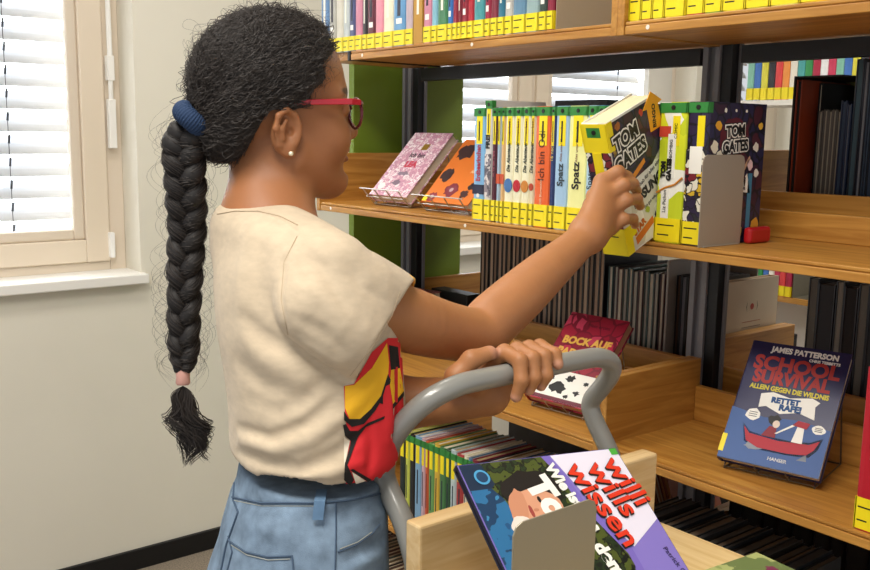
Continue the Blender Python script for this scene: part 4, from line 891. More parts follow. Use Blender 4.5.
# ---- head frame
HF, HL = facing(27)
HO = P(272, 132, 1.245)
h = lambda f, l, u: HO + HF * f + HL * l + UP * u
AX = np.array([HF, HL, UP])
def rotax(deg_pitch=0, deg_yaw=0):
    p, y = math.radians(deg_pitch), math.radians(deg_yaw)
    f = HF * math.cos(p) + UP * math.sin(p); u = -HF * math.sin(p) + UP * math.cos(p); l = HL
    return np.array([f * math.cos(y) + l * math.sin(y), -f * math.sin(y) + l * math.cos(y), u])
B = SDF()
B.ell(h(.0, 0, .055), AX, (.090, .073, .086), .01)
B.ell(h(.038, 0, .065), AX, (.058, .064, .070), .02)          # forehead
B.ell(h(.040, 0, -.005), AX, (.058, .056, .078), .03)          # face
for s in (-1, 1):
    B.rc(h(.012, s * .050, -.035), h(.078, s * .012, -.066), .020, .017, .03)     # jaw
    B.ell(h(.066, s * .034, -.008), AX, (.030, .026, .030), .02)                  # cheek
    B.rc(h(.083, s * .014, .052), h(.070, s * .050, .046), .012, .008, .016)      # brow
B.ell(h(.084, 0, -.062), AX, (.016, .021, .016), .018)         # chin
B.ell(h(.074, 0, -.030), AX, (.018, .026, .020), .015)          # muzzle
B.rc(h(.090, 0, .040), h(.108, 0, .004), .008, .0105, .014)    # nose
B.ell(h(.110, 0, .0015), AX, (.0105, .011, .0095), .008)
for s in (-1, 1):
    B.ell(h(.100, s * .0125, -.001), AX, (.010, .0075, .0085), .006)
    B.ell(h(.098, s * .033, .032), AX, (.016, .018, .012), .012, 's')
    B.ell(h(.084, s * .033, .031), AX, (.0125, .0135, .0125), .004)                 # eyeball under the lids
B.ell(h(.0975, 0, -.0235), rotax(14), (.0105, .021, .0062), .005)  # upper lip
B.ell(h(.0965, 0, -.0350), AX, (.0100, .018, .0068), .005)     # lower lip
B.rc(h(.1045, .014, -.029), h(.1045, -.014, -.029), .0016, .0016, .004, 's')
B.ell(h(.098, 0, -.0475), AX, (.008, .02, .006), .01, 's')
# ears
for s in (-1, 1):
    c = h(-.004, s * .073, .0); ax = rotax(-8, s * 14)
    B.ell(c, ax, (.0195, .0085, .029), .006)
    B.ell(c + UP * .005 + HL * s * .0095 + HF * .003, ax, (.0125, .0075, .0185), .006, 's')
    rim = [(-.004, .070, -.026), (-.014, .076, -.016), (-.0205, .082, .004), (-.017, .083, .020), (-.006, .081, .0275), (.005, .077, .022), (.0105, .074, .010)]
    for a, b in zip(rim[:-1], rim[1:]): B.rc(h(a[0], s * a[1], a[2]), h(b[0], s * b[1], b[2]), .0036, .0036, .004)
    ah = [(-.010, .080, -.008), (-.012, .081, .004), (-.006, .079, .014)]
    for a, b in zip(ah[:-1], ah[1:]): B.rc(h(a[0], s * a[1], a[2]), h(b[0], s * b[1], b[2]), .0028, .0028, .004)
    B.ell(h(.0035, s * .0745, -.004), AX, (.004, .0045, .006), .003)               # tragus
    B.ell(h(-.001, s * .0745, -.024), AX, (.0085, .0055, .0085), .004)             # lobe
    B.ell(h(.0, s * .078, .001), AX, (.0045, .007, .006), .003, 's')               # canal
# neck
N0, N1 = h(-.012, 0, -.03), P(266, 222, 1.225)
B.rc(N0, N1, .045, .045, .025)
B.rc(h(.022, 0, -.045), P(280, 225, 1.21), .028, .034, .02)
# chest stub inside the shirt
CT = P(296, 300, 1.19)
B.rc(P(266, 240, 1.22), CT, .06, .075, .05)
# ---- arms
TF, TL = facing(28)
SH = P(328, 287, 1.112); EL = P(474, 333, 1.30); WR = P(583, 236, 1.455)
SHL = SH + TL * .25 + UP * .01
STR = P(334, 270, 1.10); STL = STR + TL * .24
EL = P(477, 334, 1.30); WR = P(586, 237, 1.455)
B.rc(SHL - UP * .03, SH - UP * .012, .033, .033, .02)
fa = lambda t, ox=0, oy=0: EL + (WR - EL) * t + UP * oy
B.chain([SH, P(372, 306, 1.155), P(412, 321, 1.205), P(448, 331, 1.26), EL, fa(.14), fa(.34), fa(.58, 0, .001), fa(.80), WR], [.036, .0415, .0415, .0385, .0375, .0385, .0375, .0335, .0282, .0245], .0012, .02, 5)
# left arm : mostly hidden
ELL = P(385, 405, 1.22); WRL = P(487, 397, 1.215)
B.rc(SHL, ELL, .042, .037, .03); B.chain([ELL, ELL + (WRL - ELL) * .5, WRL], [.036, .0305, .0240], .0012, .02, 4)
# ---- right hand on the book
def chain(pts, rs, k=.004, root=None, rr=.012):
    for i in range(len(pts) - 1): B.rc(pts[i], pts[i + 1], rs[i], rs[i + 1], k if i else .007)
PALM = P(598, 213, 1.475)
kn = [P(602, 182, 1.50), P(607, 196, 1.49), P(610, 211, 1.49), P(610, 228, 1.49)]
for i, K in enumerate(kn): B.rc(WR + (K - WR) * .12, K, .0215, [.0135, .0132, .0130, .0118][i], .018)
HANDTIPS = []
fing = [[(602, 182, 1.50), (618, 172, 1.50), (627, 177, 1.525), (632, 185, 1.55)],
        [(607, 196, 1.49), (624, 185, 1.49), (633, 184, 1.52), (637, 191, 1.548)],
        [(610, 211, 1.49), (627, 200, 1.49), (637, 199, 1.52), (640, 206, 1.548)],
        [(610, 228, 1.49), (624, 219, 1.49), (633, 219, 1.52), (635, 225, 1.54)]]
FR_ = [(.0128, .0108, .0094, .0078), (.0126, .0108, .0094, .0080), (.0124, .0104, .0090, .0077), (.0112, .0094, .0082, .0070)]
for fp, rs in zip(fing, FR_):
    pts = [P(*q) for q in fp]; B.chain(pts, rs, .004, .006); HANDTIPS.append(pts)
chain([P(588, 222, 1.47), P(592, 206, 1.50), P(594, 196, 1.535), P(598, 190, 1.56)], (.016, .0135, .0115, .0095), .008)   # thumb behind the spine
# ---- left hand gripping the handle
BX, BZ = 1.292, 1.205
ys_ = [-.828, -.806, -.785, -.766]
lks = [np.array([BX - .034, y - .008, BZ + z]) for y, z in zip(ys_, (.000, .004, .004, .000))]
for i, q in enumerate(lks): B.rc(WRL + (q - WRL) * .12, q, .0180, [.0130, .0130, .0125, .0115][i], .016)
B.ell((WRL + lks[1] + lks[2]) / 3 + UP * .0, np.eye(3), (.022, .030, .018), .015)
def curl(y, sl, r, tipz, short=0):
    pts = [(BX - .034, y - .008, BZ + .003), (BX - .012, y + .001, BZ + .0255), (BX + .017, y, BZ + .0205)]
    if not short: pts += [(BX + .0255, y - sl * .5, BZ - .002), (BX + .0215, y - sl, BZ + tipz)]
    else: pts += [(BX + .0245, y - .002, BZ + .009)]
    return [np.array(p) for p in pts]
LT = []
for (y, sl, tz, sh), rs in zip(((ys_[0], .009, -.023, 0), (ys_[1], .009, -.018, 0), (ys_[2], .009, -.016, 0), (ys_[3], .002, 0, 1)), ((.0118, .0102, .0096, .0088, .0074), (.0118, .0102, .0096, .0088, .0075), (.0112, .0098, .0092, .0084, .0072), (.0104, .0090, .0082, .0074))):
    pts = curl(y, sl, rs, tz, sh); B.chain(pts, rs, .004, .005); LT.append(pts)
th_ = [WRL + UP * .012 + np.array([.004, .006, 0]), np.array([BX - .032, -.888, BZ - .002]), np.array([BX - .024, -.872, BZ + .0195]), np.array([BX - .016, -.849, BZ + .0265])]
B.chain(th_, (.0175, .0150, .0118, .0095), .006, .008); LT.append(th_)
skinc = np.array(lin('ab744a')[:3]); lipc = np.array(lin('8f4f3e')[:3]); nailc = np.array(lin('d09a84')[:3]); palmc = np.array(lin('c58d6c')[:3]); facec = np.array(lin('9f6842')[:3]); browc = np.array(lin('3a241b')[:3])
def skincol(v):
    c = np.tile(skinc, (len(v), 1)); q = v - HO; f, l, u = q @ HF, q @ HL, q @ UP
    def mixin(w, col): nonlocal c; c = c * (1 - w[:, None]) + col * w[:, None]
    mixin(np.clip((v[:, 2] - 1.36) / .05, 0, 1) * (np.linalg.norm((v - HO)[:, :2], axis=1) < .2), facec)
    e = lambda cf, cl, cu, rf, rl, ru: np.clip(1.35 - np.sqrt(((f - cf) / rf) ** 2 + ((np.abs(l) - cl) / rl) ** 2 + ((u - cu) / ru) ** 2), 0, .35) / .35
    mixin(e(.102, 0, -.029, .012, .022, .0105) * .8, lipc)
    mixin(e(.087, .034, .0545, .02, .020, .0042) * .9, browc)
    for pts in HANDTIPS + LT:
        a, b = pts[-2], pts[-1]; t = nrm(b - a); w = np.clip(1 - (np.linalg.norm(v - (b + t * .004), axis=1) - .008) / .004, 0, 1); mixin(w * .55, nailc)
    return c
SKIN = vcol_mat(.5, .12, .10, 420, 2, noise=.05, nscale=26, spec=.4)
body = fieldmesh('body', B, (.86, -1.34, 1.02), (1.42, -.33, 1.70), .0021, SKIN, girl, skincol)
def nail(pts, size, view=True):
    a, b = pts[-2], pts[-1]; t = nrm(b - a)
    return
# ---- t-shirt
TS = SDF()
rows = [  # py, centre px, half width px, half breadth (m)
 (208, 257, 42, .078), (217, 261, 48, .095), (227, 268, 55, .108), (240, 277, 63, .120), (262, 292, 79, .126), (290, 300, 86, .126), (330, 307, 89, .126), (362, 312, 88, .124), (400, 316, 87, .124), (440, 313, 84, .130), (462, 311, 84, .130), (472, 311, 80, .130), (482, 311, 75, .130)]
DT = 1.185
zz, cx_, cy_, aa, bb = [], [], [], [], []
cs, sn = math.cos(math.radians(28)), math.sin(math.radians(28))
for py, pc, hw, bw in rows:
    p = P(pc, py, DT); lat = hw / F_PX * DT
    a = math.sqrt(max((lat ** 2 - (bw * sn) ** 2), .0005)) / cs
    zz.append(p[2]); cx_.append(p[0]); cy_.append(p[1]); aa.append(a); bb.append(bw)
zz, cx_, cy_, aa, bb = [np.array(q)[::-1] for q in (zz, cx_, cy_, aa, bb)]
def sm(zq, arr):
    return np.interp(zq, zz, arr)
ZT1 = zz[-1]; ZT0 = P(310, 496, 1.075)[2]
zs = np.linspace(zz[0] - .05, zz[-1] + .05, 260)
def smooth_tab(arr):
    t = np.interp(zs, zz, arr); k = np.exp(-np.linspace(-2, 2, 31) ** 2); k /= k.sum(); return np.convolve(np.pad(t, 15, 'edge'), k, 'valid')
tabs = [smooth_tab(q) for q in (cx_, cy_, aa, bb)]
def loft(grow=0, z0=None, z1=None, rnd=.02, p=2.3):
    def f(X, Y, Z):
        cx, cy, a, b = [np.interp(Z, zs, t) for t in tabs]; a = a + grow; b = b + grow
        F_ = (X - cx) * TF[0] + (Y - cy) * TF[1]; L_ = (X - cx) * TL[0] + (Y - cy) * TL[1]
        k0 = (np.abs(F_ / a) ** p + np.abs(L_ / b) ** p) ** (1 / p)
        d = (k0 - 1) * np.minimum(a, b) * .93
        dz = np.maximum(Z - z1, z0 - Z)
        hh = np.maximum(rnd - np.abs(d - dz), 0) / rnd
        return np.maximum(d, dz) + hh * hh * rnd / 4
    return f
cen = np.array([np.mean(cx_), np.mean(cy_), (ZT1 + ZT0) / 2])
TS.add(loft(0, ZT0, ZT1 - .006, .03), cen, .27, .01)
NB = P(258, 214, 1.225)
for shp in (STR, STL):
    TS.rc(NB - UP * .026, shp, .040, .043, .045)
TS.rc(P(325, 300, 1.22), P(362, 350, 1.245), .05, .036, .05)
SLV = SDF(); SIN = SDF()
for Q_, e_ in ((SLV, 0), (SIN, .0045)):
    Q_.chain([P(308, 276, 1.10), P(345, 289, 1.11), P(372, 304, 1.145), P(392, 316, 1.175), P(425, 336, 1.23)], [v - e_ for v in (.049, .053, .055, .0545, .053)], .003, .01, 3)
    Q_.chain([P(312, 310, 1.066), P(345, 334, 1.080), P(374, 353, 1.120), P(400, 372, 1.17)], [v - e_ for v in (.040, .043, .045, .045)], .003, .03, 3)
ca, cb = P(411, 288, 1.165), P(354, 386, 1.10)
cuffn = nrm(np.cross(ca - cb, Dh + .12 * Rh)); cuffn = cuffn if cuffn @ (EL - SH) > 0 else -cuffn
cp = (ca + cb) / 2
pl_ = lambda X, Y, Z: (X - cp[0]) * cuffn[0] + (Y - cp[1]) * cuffn[1] + (Z - cp[2]) * cuffn[2]
SLV.add(pl_, cp, 1, .003, 'i')
SIN.add(lambda X, Y, Z: -.012 - pl_(X, Y, Z), cp, 1, .003, 'i')
SLV.add(SIN.fn(), cp, .2, .003, 's')
TS.add(SLV.fn(), P(355, 310, 1.13), .17, .004)
sl0 = SHL; sl1 = SHL + (ELL - SHL) * .62; TS.rc(sl0, sl1, .056, .052, .04)
# folds : (pixel polyline, width, depth) grooves (+) and ridges (-)
base_ops = list(TS.ops)
def crease(F0, pl, w, amp, seg=10):
    pts = []
    for (a, b) in zip(pl[:-1], pl[1:]):
        for t in np.linspace(0, 1, seg, endpoint=False): pts.append((a[0] + (b[0] - a[0]) * t, a[1] + (b[1] - a[1]) * t))
    pts.append(pl[-1]); W = F0.hits(pts); W = [q for q in W if q is not None]
    if len(W) < 2: return None
    W = np.array(W); n = len(W)
    A = np.array([amp * math.sin(math.pi * (i + .6) / (n + .2)) ** .7 for i in range(n)])
    def f(X, Y, Z):
        best = np.full(np.broadcast(X, Y, Z).shape, 1e9, np.float32); am = np.zeros_like(best)
        for i in range(n - 1):
            a, b = W[i], W[i + 1]; ba = b - a; L2 = ba @ ba + 1e-12
            hh = np.clip(((X - a[0]) * ba[0] + (Y - a[1]) * ba[1] + (Z - a[2]) * ba[2]) / L2, 0, 1)
            d = (X - a[0] - hh * ba[0]) ** 2 + (Y - a[1] - hh * ba[1]) ** 2 + (Z - a[2] - hh * ba[2]) ** 2
            m = d < best; best = np.where(m, d, best); am = np.where(m, A[i] + (A[i + 1] - A[i]) * hh, am)
        return am * np.exp(-best / (w * w))
    c = (W.min(0) + W.max(0)) / 2; return (f, c, np.linalg.norm(W.max(0) - W.min(0)) / 2 + w)
def add_creases(F, lst):
    F0 = SDF(); F0.ops = list(F.ops)
    for pl, w, amp in lst:
        r_ = crease(F0, pl, w, amp, 3)
        if r_: F.add(r_[0], r_[1], r_[2], .01, 'd')
folds = [
 ([(296, 348), (318, 364), (336, 376), (350, 386)], .0045, .007), ([(300, 340), (322, 354), (345, 368)], .006, -.003),
 ([(298, 236), (284, 262), (281, 300), (288, 335)], .0035, .0035), ([(400, 290), (388, 330), (352, 374)], .0022, .0012),                 # sleeve seam
 ([(236, 452), (262, 462), (300, 470), (335, 455), (365, 432)], .0075, .008), ([(240, 440), (275, 450), (310, 440), (345, 415), (375, 385)], .008, -.006),
 ([(238, 428), (270, 438), (305, 425), (335, 398)], .007, .0065), ([(250, 400), (280, 412), (310, 396), (338, 370)], .010, .004), ([(300, 478), (330, 474), (362, 462)], .006, -.005), ([(262, 478), (290, 484), (320, 482)], .006, .005),
 ([(246, 318), (262, 336), (292, 352)], .010, .005), ([(240, 335), (262, 358), (300, 378)], .012, -.004), ([(236, 362), (262, 386), (300, 400)], .012, .004),
 ([(245, 240), (240, 290), (246, 330)], .014, -.003), ([(262, 235), (258, 280), (262, 310)], .012, .003),
 ([(300, 285), (325, 300), (352, 330)], .010, -.003), ([(296, 318), (320, 330), (345, 352)], .008, .004), ([(345, 262), (362, 285), (384, 300)], .008, .003), ([(305, 255), (322, 268), (340, 300)], .009, .0035),
 ([(262, 213), (285, 224), (300, 236)], .005, -.003), ([(370, 420), (372, 450), (368, 475)], .006, .004), ([(386, 360), (390, 400), (388, 440)], .008, -.004), ([(398, 355), (398, 400), (394, 440)], .0045, .006)]
add_creases(TS, folds)
# cuff, neck and hem openings
nk = P(261, 207, 1.225)
TS.rc(nk - UP * .03, nk + UP * .1, .0475, .056, .004, 's')
TS.ell(nk + TF * .025 + UP * .0, AX, (.06, .05, .03), .006, 's')
# collar rib
ring = []
for k in range(28):
    a = 2 * math.pi * k / 28; ring.append(nk + UP * (-.004 - .028 * max(0, math.cos(a)) ** 1.2 - .004) + TF * (.004 + .054 * math.cos(a)) + TL * .051 * math.sin(a))
for i in range(28): TS.rc(ring[i], ring[(i + 1) % 28], .0058, .0058, .006)
# hem opening
TS.add(loft(-.006, ZT0 - .05, ZT0 + .03, .005), (cen[0], cen[1], ZT0), .2, .003, 's')
# shirt print, in the shirt's own front region
def inpoly(x, y, poly):
    r = np.zeros(len(x), bool); n = len(poly)
    for i in range(n):
        x1, y1 = poly[i]; x2, y2 = poly[(i + 1) % n]
        r ^= ((y1 > y) != (y2 > y)) & (x < (x2 - x1) * (y - y1) / (y2 - y1 + 1e-9) + x1)
    return r
shirtc = np.array(lin('cab89e')[:3]); yel = np.array(lin('eeb41c')[:3]); red = np.array(lin('d8262c')[:3]); blk = np.array(lin('15110f')[:3]); wht = np.array(lin('e9dcc6')[:3])
def shirtcol(v):
    x, y = proj(v); c = np.tile(shirtc, (len(v), 1)); q = v - cen; f = q @ TF; l = q @ TL
    hid = (f > .06) & (x > 368) & (v[:, 2] > ZT0 + .018) & (v[:, 2] < 1.33) & (l < .03) & (l > -.09)
    c[hid & (v[:, 2] < 1.22)] = red; c[hid & (v[:, 2] >= 1.22)] = yel
    return c
SHIRT = vcol_mat(.9, 0, .35, 700, 2, noise=.07, nscale=60, stretch=(1, 1, 2.2), spec=.15, sheen=.15)
shirt = fieldmesh('t_shirt', TS, (.90, -1.30, .98), (1.42, -.78, 1.50), .0022, SHIRT, girl, shirtcol)

def surfline(F, pl, seg, r, m, name, parent, off=.0006, n=5, flatten=False):
    pts = []
    for (a, b) in zip(pl[:-1], pl[1:]):
        for t in np.linspace(0, 1, seg, endpoint=False): pts.append((a[0] + (b[0] - a[0]) * t, a[1] + (b[1] - a[1]) * t))
    pts.append(pl[-1]); W = F.hits(pts, off=off); W = [q for q in W if q is not None]
    if len(W) < 2: return
    mb = MB(); mb.tube(W, r, n); o = mb.obj(name, m, None, smooth=True); o.parent = parent; o.matrix_parent_inverse = girl.matrix_world.inverted() if parent is girl else parent.matrix_world.inverted(); return o
from mathutils.geometry import delaunay_2d_cdt
def decal(F, poly, m, name, off, parent, step=2.5):
    n = len(poly); pts = []
    for i in range(n):
        a, b = poly[i], poly[(i + 1) % n]; k = max(1, int(math.hypot(b[0] - a[0], b[1] - a[1]) / step))
        for t in range(k): pts.append((a[0] + (b[0] - a[0]) * t / k, a[1] + (b[1] - a[1]) * t / k))
    nb_ = len(pts); edges = [(i, (i + 1) % nb_) for i in range(nb_)]
    xs = np.arange(min(p[0] for p in poly) + step * .6, max(p[0] for p in poly), step); ysv = np.arange(min(p[1] for p in poly) + step * .6, max(p[1] for p in poly), step)
    g = np.array([(a, b) for a in xs for b in ysv]) if len(xs) and len(ysv) else np.zeros((0, 2))
    if len(g):
        ins = inpoly(g[:, 0], g[:, 1], poly); g = g[ins]
        bp_ = np.array(pts)
        if len(g): g = g[np.min(np.hypot(g[:, None, 0] - bp_[None, :, 0], g[:, None, 1] - bp_[None, :, 1]), axis=1) > step * .5]
        pts += [tuple(q) for q in g]
    r_ = delaunay_2d_cdt([Vector(p) for p in pts], edges, [], 1, 1e-4)
    V = F.hits([(p[0], p[1]) for p in r_[0]], off=off, d1=1.24)
    fs = []
    for f in r_[2]:
        if any(V[i] is None for i in f): continue
        q = [V[i] for i in f]
        if max(np.linalg.norm(q[0] - q[1]), np.linalg.norm(q[1] - q[2]), np.linalg.norm(q[0] - q[2])) < .03: fs.append(tuple(f))
    V = [v if v is not None else np.zeros(3) for v in V]
    used = sorted({i for f in fs for i in f}); mp_ = {i: k for k, i in enumerate(used)}
    if not used: return
    o = new(name, [V[i] for i in used], [tuple(mp_[i] for i in f) for f in fs], m, None, True); o.parent = parent; o.matrix_parent_inverse = parent.matrix_world.inverted(); return o
bpy.context.view_layer.update()
PR, PY, PB, PW = mat('d8232a', .8), mat('efb41a', .8), mat('15110f', .8), mat('e9dcc6', .8)
for poly, m_, of in (
    ([(344, 386), (354, 384), (372, 352), (388, 338), (402, 338), (405, 470), (394, 472), (376, 480), (346, 484), (345, 470), (350, 440), (345, 418)], PR, .0004),
    ([(345, 386), (354, 385), (372, 368), (387, 343), (389, 362), (388, 378), (382, 396), (372, 410), (360, 420), (350, 420), (345, 408)], PY, .0008),
    ([(389, 345), (398, 347), (400, 368), (391, 370)], PB, .0008), ([(391, 370), (400, 368), (404, 391), (393, 404), (390, 385)], PY, .0008), ([(393, 404), (404, 391), (404, 396), (393, 409)], PB, .0010),
    ([(388, 374), (391, 380), (390, 384), (386, 386), (383, 396), (383, 404), (380, 403), (375, 411), (364, 424), (352, 427), (344, 420), (344, 411), (349, 419), (360, 419), (371, 409), (381, 396)], PB, .0011),
    ([(385, 416), (384, 419), (366, 427), (358, 437), (353, 450), (347, 466), (346, 470), (345, 464), (349, 450), (351, 441), (345, 436), (343, 425), (346, 424), (350, 431), (358, 431), (368, 423)], PB, .0012),
    ([(344, 437), (350, 441), (348, 450), (344, 468)], PW, .0013),
    ([(345, 462), (348, 466), (354, 480), (350, 486), (344, 480)], PB, .0014), ([(352, 472), (366, 481), (356, 484)], PW, .0014), ([(350, 470), (353, 469), (372, 480), (368, 482)], PB, .0016)):
    decal(TS, poly, m_, 'chest_print', of, shirt)
for pl, r in (([(217, 214), (235, 211), (258, 211), (280, 216), (298, 225)], .0006), ([(401, 290), (392, 316), (376, 342), (350, 376)], .0004), ([(297, 236), (284, 262), (281, 300), (288, 335)], .0005)):
    surfline(TS, pl, 8, r, mat('b5a086', .9), 'seam', shirt, off=.0002)
# ---- jeans
J = SDF()
def jloft(tab, p=2.2, deg=28):
    Fv, Lv = facing(deg)
    z = np.array([t[0] for t in tab])[::-1]; arr = [np.array([t[i] for t in tab])[::-1] for i in range(1, 5)]
    def f(X, Y, Z):
        cx, cy, a, b = [np.interp(Z, z, q) for q in arr]
        F_ = (X - cx) * Fv[0] + (Y - cy) * Fv[1]; L_ = (X - cx) * Lv[0] + (Y - cy) * Lv[1]
        k0 = (np.abs(F_ / a) ** p + np.abs(L_ / b) ** p) ** (1 / p); d = (k0 - 1) * np.minimum(a, b)
        return np.maximum(d, np.maximum(Z - z[-1], z[0] - Z))
    return f
jt = []
for py, pc, hw, bw in [(466, 309, 72, .120), (485, 309, 75, .122), (500, 307, 80, .134), (530, 303, 85, .146), (570, 299, 90, .158), (610, 297, 92, .162), (640, 296, 90, .16)]:
    p = P(pc, py, DT); lat = hw / F_PX * DT; a = math.sqrt(max(lat ** 2 - (bw * sn) ** 2, .004)) / cs; jt.append((p[2], p[0], p[1], a, bw))
# densify for smoothness
J.add(jloft(jt), (jt[3][1], jt[3][2], (jt[0][0] + jt[-1][0]) / 2), .24, .02)
HC = np.array([jt[-1][1], jt[-1][2], jt[-1][0]])
for s in (-1, 1):
    hipj = HC + TL * s * .078 + UP * .02; knee = np.array([*(HC + TL * s * .085 + TF * (.03 if s > 0 else .0))[:2], .44]); ank = np.array([*(HC + TL * s * .09 + TF * (.03 if s > 0 else -.02))[:2], .09])
    J.rc(hipj, knee, .092, .064, .03); J.rc(knee, ank, .062, .05, .02)
jf = [([(231, 500), (262, 506), (318, 506), (335, 500)], .004, .003),
      ([(258, 486), (262, 500)], .004, -.002), ([(224, 540), (234, 515), (236, 492)], .005, .003),
      ([(335, 515), (352, 508), (380, 500)], .008, .004), ([(340, 530), (362, 524), (384, 512)], .008, -.003), ([(350, 560), (368, 548), (384, 540)], .008, .004), ([(240, 520), (275, 532), (310, 528)], .010, -.0035), ([(345, 575), (362, 562), (380, 556)], .007, -.004), ([(300, 512), (318, 520), (334, 516)], .006, .003), ([(250, 512), (256, 535), (250, 560)], .008, .003)]
add_creases(J, jf)
jc = np.array(lin('7d91a5')[:3]); jd = np.array(lin('44566c')[:3])
def jeancol(v):
    c = np.tile(jc, (len(v), 1)); rd_ = np.sin(v[:, 2] * 70 + v[:, 0] * 30) * .5 + .5
    q = v - HC; f = q @ TF
    w = np.clip(.25 + .35 * rd_, 0, 1)[:, None] * .35; return c * (1 - w) + jd * w
DEN = vcol_mat(.85, 0, .5, 900, 2, noise=.28, nscale=42, spec=.2)
jeans = fieldmesh('jeans', J, (HC[0] - .24, HC[1] - .24, .06), (HC[0] + .24, HC[1] + .24, jt[0][0] + .02), .0035, DEN, girl, jeancol)
bpy.context.view_layer.update()
SEAM = mat('46596f', .9); STI = mat('a3a69f', .8)
def jchild(o):
    if o: o.parent = jeans; o.matrix_parent_inverse = jeans.matrix_world.inverted()
    return o
for pl, r in (([(232, 497), (262, 503), (320, 503), (352, 500), (384, 493)], .0013), ([(336, 503), (336, 530), (335, 575)], .001), ([(234, 483), (233, 500), (238, 512), (226, 545), (220, 575)], .0013),
              ([(228, 536), (232, 552), (226, 575)], .001), ([(229, 541), (245, 552), (268, 557), (292, 556), (294, 575)], .0012), ([(338, 552), (356, 545), (372, 534), (380, 524)], .001)):
    jchild(surfline(J, pl, 6, r, SEAM, 'seam', None or girl))
for pl in ([(231, 545), (247, 555), (268, 560), (290, 559)], [(232, 500), (262, 506), (320, 506)], [(340, 549), (358, 542), (372, 532)]):
    jchild(surfline(J, pl, 6, .0006, STI, 'stitching', girl))
for pl in ([(322, 489), (320, 500), (318, 519)],):
    for dx in (0,):
        W = [J.hit(a, b, off=.0045) for a, b in pl]
        if all(w is not None for w in W):
            mb = MB(); side = nrm(np.cross(W[0] - W[-1], Dh)) * .0062
            n_ = len(W); vs = [w + side for w in W] + [w - side for w in W]; vo = [v - Dh * .003 for v in vs]
            mb.add(vs + vo, [(0, 1, n_ + 1, n_), (1, 2, n_ + 2, n_ + 1), (2 * n_, 2 * n_ + 1, 3 * n_ + 1, 3 * n_), (2 * n_ + 1, 2 * n_ + 2, 3 * n_ + 2, 3 * n_ + 1), (0, 1, 2 * n_ + 1, 2 * n_), (1, 2, 2 * n_ + 2, 2 * n_ + 1), (n_, n_ + 1, 3 * n_ + 1, 3 * n_), (n_ + 1, n_ + 2, 3 * n_ + 2, 3 * n_ + 1), (0, n_, 3 * n_, 2 * n_), (2, n_ + 2, 3 * n_ + 2, 2 * n_ + 2)])
            jchild(mb.obj('belt_loop', mat('6484a4', .85, noise=.15, scale=60), bevel=.001))
# ---- shoes
for s in (-1, 1):
    ank = np.array([*(HC + TL * s * .09 + TF * (.03 if s > 0 else -.02))[:2], .05])
    S_ = SDF(); S_.rc(ank - TF * .03 + UP * .0, ank + TF * .10 - UP * .012, .042, .036, .03); S_.rc(ank + UP * .02, ank + UP * .055, .042, .044, .02)
    S_.add(lambda X, Y, Z: .006 - Z, ank, 5, .004, 'i')
    fieldmesh('shoe', S_, ank - [.2, .2, .05], ank + [.2, .2, .09], .005, mat('e6e4df', .6), girl)

# ---- hair
HR = SDF()
HR.ell(h(-.006, 0, .058), AX, (.0985, .084, .0965), .01)
HR.ell(h(.028, 0, .082), AX, (.066, .072, .064), .03)
HR.ell(h(-.066, 0, -.006), AX, (.034, .042, .032), .02)
HR.rc(h(-.05, -.02, .02), P(197, 121, 1.205), .042, .012, .03)
hairbase = SDF(); hairbase.ops = list(HR.ops)
def plane(nf, nu, off):
    nf, nu = np.array([nf, nu]) / math.hypot(nf, nu)
    return lambda X, Y, Z: ((X - HO[0]) * HF[0] + (Y - HO[1]) * HF[1]) * nf + (Z - HO[2]) * nu - off
def keep(X, Y, Z):
    L_ = np.abs((X - HO[0]) * HL[0] + (Y - HO[1]) * HL[1])
    F_ = (X - HO[0]) * HF[0] + (Y - HO[1]) * HF[1]; U_ = Z - HO[2]
    # front hairline: higher in the middle of the forehead, dipping at the temples
    hl = .92 * (F_ - .052) - .42 * (U_ - .085) + .10 * (L_ - .05) + .004 * np.sin(U_ * 160)
    lo = np.minimum(.030 - U_ + .2 * np.maximum(F_, 0), .93 * (F_ + .030) - .36 * (U_ - .02))
    lo = np.maximum(lo, -.044 - U_)
    return np.maximum(hl, lo)
HR.add(keep, HO, 1, .012, 'i')
def hdisp(v): 
    n = np.sin(v[:, 0] * 310 + np.sin(v[:, 2] * 90) * 2) * np.sin(v[:, 1] * 290 + v[:, 2] * 120) * .0012
    d = v - h(-.01, 0, .05); d /= np.linalg.norm(d, axis=1, keepdims=True); return d * n[:, None]
HAIR = bpy.data.materials.new('hair'); HAIR.use_nodes = True
hb = HAIR.node_tree.nodes['Principled BSDF']; hb.inputs['Base Color'].default_value = (.0085, .0065, .006, 1); hb.inputs['Roughness'].default_value = .65; hb.inputs['Specular IOR Level'].default_value = .45
HAIRS = HAIR.copy(); HAIRS.node_tree.nodes['Principled BSDF'].inputs['Base Color'].default_value = (.034, .026, .022, 1); HAIRS.node_tree.nodes['Principled BSDF'].inputs['Roughness'].default_value = .5  # lighter copy of the hair colour, paints its sheen into the strands
hair = fieldmesh('hair', HR, h(0, 0, 0) - [.2, .2, .1], h(0, 0, 0) + [.2, .2, .2], .003, HAIR, girl, disp=hdisp)
bpy.context.view_layer.update()
